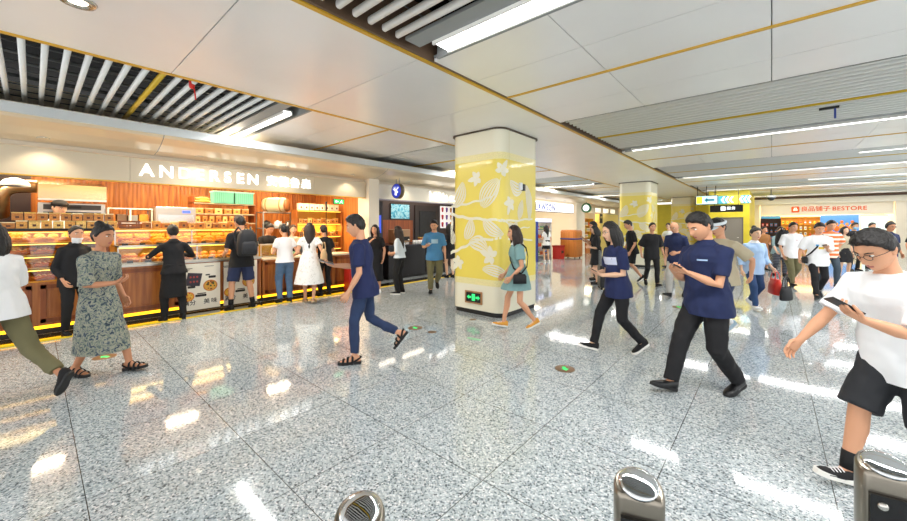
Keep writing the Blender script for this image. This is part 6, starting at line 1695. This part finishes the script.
# ------------------------------------------------ overhead signs at the far end
M_TEAL = mat('#3aa3b4', .5, emit=.35, name='lit_teal'); MW = mat('#f4fbff', .5, emit=1.0, name='lit_white')
t = thing('arrow_banner', 'teal and yellow banner with white chevrons along the top of the yellow wall', 'sign', (-1.5, 21.97, 2.82))
B(-.85, .72, -.03, .0, -.19, .19).build('panel', M_TEAL, t); B(-.10, .40, -.034, -.03, -.19, .19).build('yellow_field', mat('#f0dc4a', .5, emit=.3), t)
mb = MB()
MXZ = Matrix.Translation((0, -.034, 0)) @ Matrix(((1, 0, 0), (0, 0, -1), (0, 1, 0))).to_4x4()
for x_ in (-.36, -.20, -.04, .34, .48, .62):
    mb.prism([(x_, 0), (x_ + .10, .15), (x_ + .17, .15), (x_ + .07, 0), (x_ + .17, -.15), (x_ + .10, -.15)], 0, .004, 0, MXZ)
mb.build('chevron', MW, t)
t = thing('hanging_sign', 'black hanging direction sign with a white symbol before the yellow wall', 'sign', (-1.6, 21.2, 2.37))
B(-.62, .62, -.04, .04, -.16, .16).build('board', M_BLACK, t)
B(-.20, -.02, -.046, -.04, -.09, .09).build('symbol', MW, t); lettering('服', .16, MW, (.10, -.043, 0), FACE_NY, t, .002, .01, name='letter'); lettering('务', .16, MW, (.27, -.043, 0), FACE_NY, t, .002, .01, name='letter')
for q in (-.45, .45): MB().tube([(q, 0, .16), (q, 0, .90)], .012, 8).build('rod', M_BLACK, t)
t = thing('hanging_sign', 'lit cyan and yellow hanging box sign on three rods beside the third pillar', 'sign', (-2.12, 18.9, 2.66))
B(-.38, .42, -.07, .07, -.19, .19).build('box', M_BLACK, t); B(-.34, .40, -.076, -.07, -.17, .17).build('lit_face', mat('#bfe8f4', .5, emit=.8, name='cyan_face'), t); B(-.33, -.12, -.080, -.076, -.15, .15).build('yellow_field', mat('#f2d83a', .5, emit=.5), t)
mb = MB(); MX2 = Matrix.Translation((0, -.08, 0)) @ Matrix(((1, 0, 0), (0, 0, -1), (0, 1, 0))).to_4x4(); mb.prism([(-.05, 0), (.06, .11), (.06, .04), (.30, .04), (.30, -.04), (.06, -.04), (.06, -.11)], 0, .004, 0, MX2); mb.build('arrow', mat('#2f9ab8', .5), t)
for q in (-.30, .02, .34): MB().tube([(q, 0, .19), (q, 0, .60)], .014, 8).build('rod', M_BLACK, t)
t = thing('dome_camera', 'white dome camera hanging on a rod before the snack store', 'camera', (-.02, 22.5, 2.88))
MB().lathe([(.02, .12), (.16, .10), (.18, .04), (.18, 0), (.165, 0), (.1, .05)], n=24).build('housing', WHT, t); MB().ball((0, 0, 0), (.15, .15, .15), 18).build('dome', mat('#3a3d42', .1, name='smoked_dome'), t); MB().tube([(0, 0, .11), (0, 0, .38)], .02, 8).build('rod', M_GREY, t)
# ------------------------------------------------ small ceiling fittings
t = thing('ceiling_bracket', 'small black bracket with blue drop rod under the fine slatted ceiling', 'bracket', (.61, 7.37, ZC))
B(-.10, .10, -.02, .02, -.03, .0).build('plate', M_BLACK, t); MB().tube([(.06, 0, -.03), (.06, 0, -.16)], .012, 8).build('rod', mat('#2c4a9a', .5), t)
t = thing('sprinkler', 'red sprinkler drop hanging through the dark slats at upper left', 'sprinkler', (-5.19, 1.24, ZC))
MB().tube([(0, 0, .10), (0, 0, -.02)], .03, 10).build('cap', mat('#d8281c', .5, name='signal_red'), t); MB().tube([(.0, 0, -.02), (.03, .02, -.06), (.03, .03, -.17)], .008, 8).build('drop', mat('#d8281c', .5, name='signal_red'), t)
# ------------------------------------------------ fittings on the near pillar
t = thing('pillar_exit_sign', 'framed green exit sign low on the near yellow pillar', 'sign', (-4.01, 5.165, .30))
MB().box(-.19, .19, -.02, 0, .085, .11).box(-.19, .19, -.02, 0, -.11, -.085).box(-.19, -.165, -.02, 0, -.085, .085).box(.165, .19, -.02, 0, -.085, .085).build('frame', mat('#b98a62', .35, .6, name='copper_frame'), t)
B(-.165, .165, -.012, 0, -.085, .085).build('panel', M_BLACK, t)
mb = MB(); MX3 = Matrix.Translation((0, -.0125, 0)) @ Matrix(((1, 0, 0), (0, 0, -1), (0, 1, 0))).to_4x4()
mb.prism([(-.145, 0), (-.10, .04), (-.10, .018), (-.05, .018), (-.05, -.018), (-.10, -.018), (-.10, -.04)], 0, .003, 0, MX3); mb.prism([(.145, 0), (.10, .04), (.10, .018), (.05, .018), (.05, -.018), (.10, -.018), (.10, -.04)], 0, .003, 0, MX3)
mb.prism([(-.035, -.06), (.035, -.06), (.035, .06), (-.035, .06)], 0, .003, 0, MX3); mb.build('green_arrow', mat('#34e07a', .5, emit=.5, name='exit_glow'), t)
t = thing('wall_sensor', 'small white and black sensor on the right face of the near pillar', 'sensor', (-3.44, 5.82, 2.28))
B(0, .05, -.09, -.01, -.06, .07).build('housing', WHT, t, bevel=.006); B(0, .06, .0, .07, -.07, .05).build('lens_box', M_BLACK, t, bevel=.006)
# ------------------------------------------------ round guide discs in the floor
def disc(x, y, r, label, arrow=True, rot=0.0, m=None):
    t = thing('floor_disc', label, 'floor marker', (x, y, 0), R(rot))
    MB().lathe([(r * 1.0, 0), (r * 1.12, .0025), (r * 1.12, .0005), (r * 1.0, .003)], n=32).build('rim', mat('#8a6a4c', .35, .5, name='bronze_rim'), t)
    MB().lathe([(r, .0), (r, .0025), (.001, .0028)], n=32).build('plate', m or mat('#0c0d0c', .3, name='disc_black'), t)
    if arrow: MB().prism([(-.6 * r, 0), (0, .45 * r), (0, .2 * r), (.6 * r, .2 * r), (.6 * r, -.2 * r), (0, -.2 * r), (0, -.45 * r)], .0029, .0034).build('green_arrow', mat('#3ad870', .5, emit=.5, name='disc_green'), t)
disc(-1.72, 3.85, .095, 'black floor disc with green arrow alone in the middle of the floor', rot=130)
disc(-4.15, 3.87, .10, 'black floor disc with green arrow left of the near pillar', rot=160)
disc(-3.80, 3.89, .06, 'small black and amber floor disc just left of the near pillar', False, 0, mat('#8a5a1c', .4))
disc(-3.79, 4.86, .05, 'tiny amber floor disc at the foot of the near pillar', False, 0, mat('#8a4a1c', .4))
disc(-6.05, .57, .10, 'black floor disc with green arrow by the sandals of the leafy dress', rot=30)
disc(-1.35, 8.2, .11, 'black floor disc with green arrow behind the woman in navy T-shirt', rot=130)
disc(-1.05, 9.0, .10, 'black floor disc with green arrow at the feet of the bald man', rot=130)
o = MB().prism([(-.10, -.03), (.02, -.05), (.11, .0), (.10, .05), (-.02, .04), (-.11, .02)], 0, .002).build('floor_sticker', mat('#9fd8b0', .5)); o.location = (-3.13, 4.03, 0); tag(o, 'worn pale green sticker on the floor in front of the near pillar', 'sticker')
# ------------------------------------------------ luggage and bags in the hall
t = thing('suitcase', 'black upright suitcase standing behind the woman in navy T-shirt', 'suitcase', (-3.15, 9.35, 0), R(30))
B(-.13, .13, -.20, .20, .05, .60).build('shell', mat('#141416', .4, name='suitcase_black'), t, bevel=.03)
for a, b in ((.09, .15), (.09, -.15), (-.09, .15), (-.09, -.15)): MB().loft([((a, b - .012, .028), (.028, 0, 0), (0, 0, .028)), ((a, b + .012, .028), (.028, 0, 0), (0, 0, .028))], 12).build('wheel', M_BLACK, t)
MB().tube([(-.1, -.10, .58), (-.1, -.10, .95), (-.1, .10, .95), (-.1, .10, .58)], .01, 8).build('handle', M_GREY, t)
p = J22['M'] @ J22['gl'][0]
handbag(p.x + .02, p.y, p.z - .42, R(20), 'shiny red bag hanging from the hand of the woman in light blue', mat('#cf2f1f', .35), .36, .28, .16, .15)
handbag(p.x + .16, p.y - .28, p.z - .47, R(-30), 'black bag swinging beside the red bag', BAGBLK, .28, .24, .10, .19)
def sling(J, label, m, q=1, bag=True, size=(.07, .20, .14)):
    """a bag on a strap running over the shoulder and across the chest"""
    s = J['s']; h = J['hip']
    t = bpy.data.objects.new('shoulder_bag', None); COL.objects.link(t); tag(t, label, 'bag'); t.matrix_world = J['M']
    up_ = [(0.02, .10 * q, .545), (.10, .075 * q, .50), (.155, .02 * q, .40), (.165, -.06 * q, .27), (.13, -.15 * q, .14), (.02, -.205 * q, .05), (-.10, -.13 * q, .16), (-.15, -.02 * q, .32), (-.14, .07 * q, .46), (-.05, .10 * q, .55), (0.02, .10 * q, .545)]
    MB().tube([(h.x + a * s, b * s, h.z + c * s) for a, b, c in up_], .016 * s, 8, flat=.4, ref=(0, 0, 1), round_ends=False).build('strap', m, t)
    MB().loft([((h.x + .05 * s, -.235 * q * s, h.z - .10 * s), (size[1] / 2, 0, 0), (0, size[0] / 2, 0)), ((h.x + .05 * s, -.235 * q * s, h.z + .02 * s), (size[1] / 2, 0, 0), (0, size[0] / 2, 0)), ((h.x + .05 * s, -.230 * q * s, h.z + .05 * s), (size[1] / 2.4, 0, 0), (0, size[0] / 3, 0))], 16, p=4).build('body', m, t)
sling(J17, 'small black cross-body bag worn by the woman in the grey-green dress', BAGBLK, -1)
sling(J26, 'black cross-body bag of the man in white reading his phone', BAGBLK, 1)
q = J25['M'] @ Vector((-.30, 0, 0)); backpack(q.x, q.y, 1.0, R(300 + 180), 'dark backpack worn by the man in white T-shirt and olive trousers', BAGBLK, .95)
# ------------------------------------------------ steel bollards right in front
def bollard(x, y, ztop, label, rz):
    t = thing('bollard', label, 'bollard', (x, y, 0), rz)
    n = 28
    def outline(k):
        # rounded front, flat card-reader side
        return [(k * (.062 * math.cos(a) if math.cos(a) > -.55 else -.034), k * .060 * math.sin(a)) for a in [2 * math.pi * i / n for i in range(n)]]
    def ring(k, z, tilt): return [(px, py, z + tilt * px) for px, py in outline(k)]
    rings = [ring(1, 0, 0), ring(1, ztop - .055, .25), ring(1.0, ztop - .012, .25), ring(.93, ztop, .25), ring(.88, ztop + .001, .25)]
    vs = [p for r_ in rings for p in r_]
    fs = [(k * n + i, k * n + (i + 1) % n, (k + 1) * n + (i + 1) % n, (k + 1) * n + i) for k in range(4) for i in range(n)] + [tuple(range(n - 1, -1, -1)), tuple(4 * n + i for i in range(n))]
    MB().add(vs, fs, 0, True).build('post', mat('#8f887c', .28, 1.0, name='bollard_steel'), t)
    M = Matrix.Translation((0, 0, ztop + .002)) @ Matrix.Rotation(-math.atan(.25), 4, 'Y')
    R3 = M.to_3x3()
    MB().loft([(M @ Vector((.004, 0, z)), R3 @ Vector((a * .049, 0, 0)), R3 @ Vector((0, a * .049, 0))) for z, a in ((-.002, 1), (.004, .98), (.009, .86), (.012, .6), (.0135, .3), (.014, .05))], 28).build('mirror_cap', mat('#d9dcdf', .05, 1.0, name='chrome'), t)
    B(-.046, -.033, -.045, .045, ztop - .20, ztop - .06).build('sensor_window', mat('#141517', .15, name='sensor_black'), t)
    MB().ball((-.048, .022, ztop - .085), (.007, .012, .012), 10).build('stud', M_STEEL, t)
    B(-.10, .10, -.09, .09, 0, .012).build('base_plate', M_STEEL, t)
bollard(-.74, .51, .895, 'steel bollard with mirror cap at the bottom edge, left of the other two', R(131))
bollard(-.26, 1.03, .905, 'steel bollard with mirror cap at the bottom edge, the middle one of three', R(110))
bollard(.235, 1.52, .925, 'steel bollard with mirror cap in the bottom right corner', R(100))
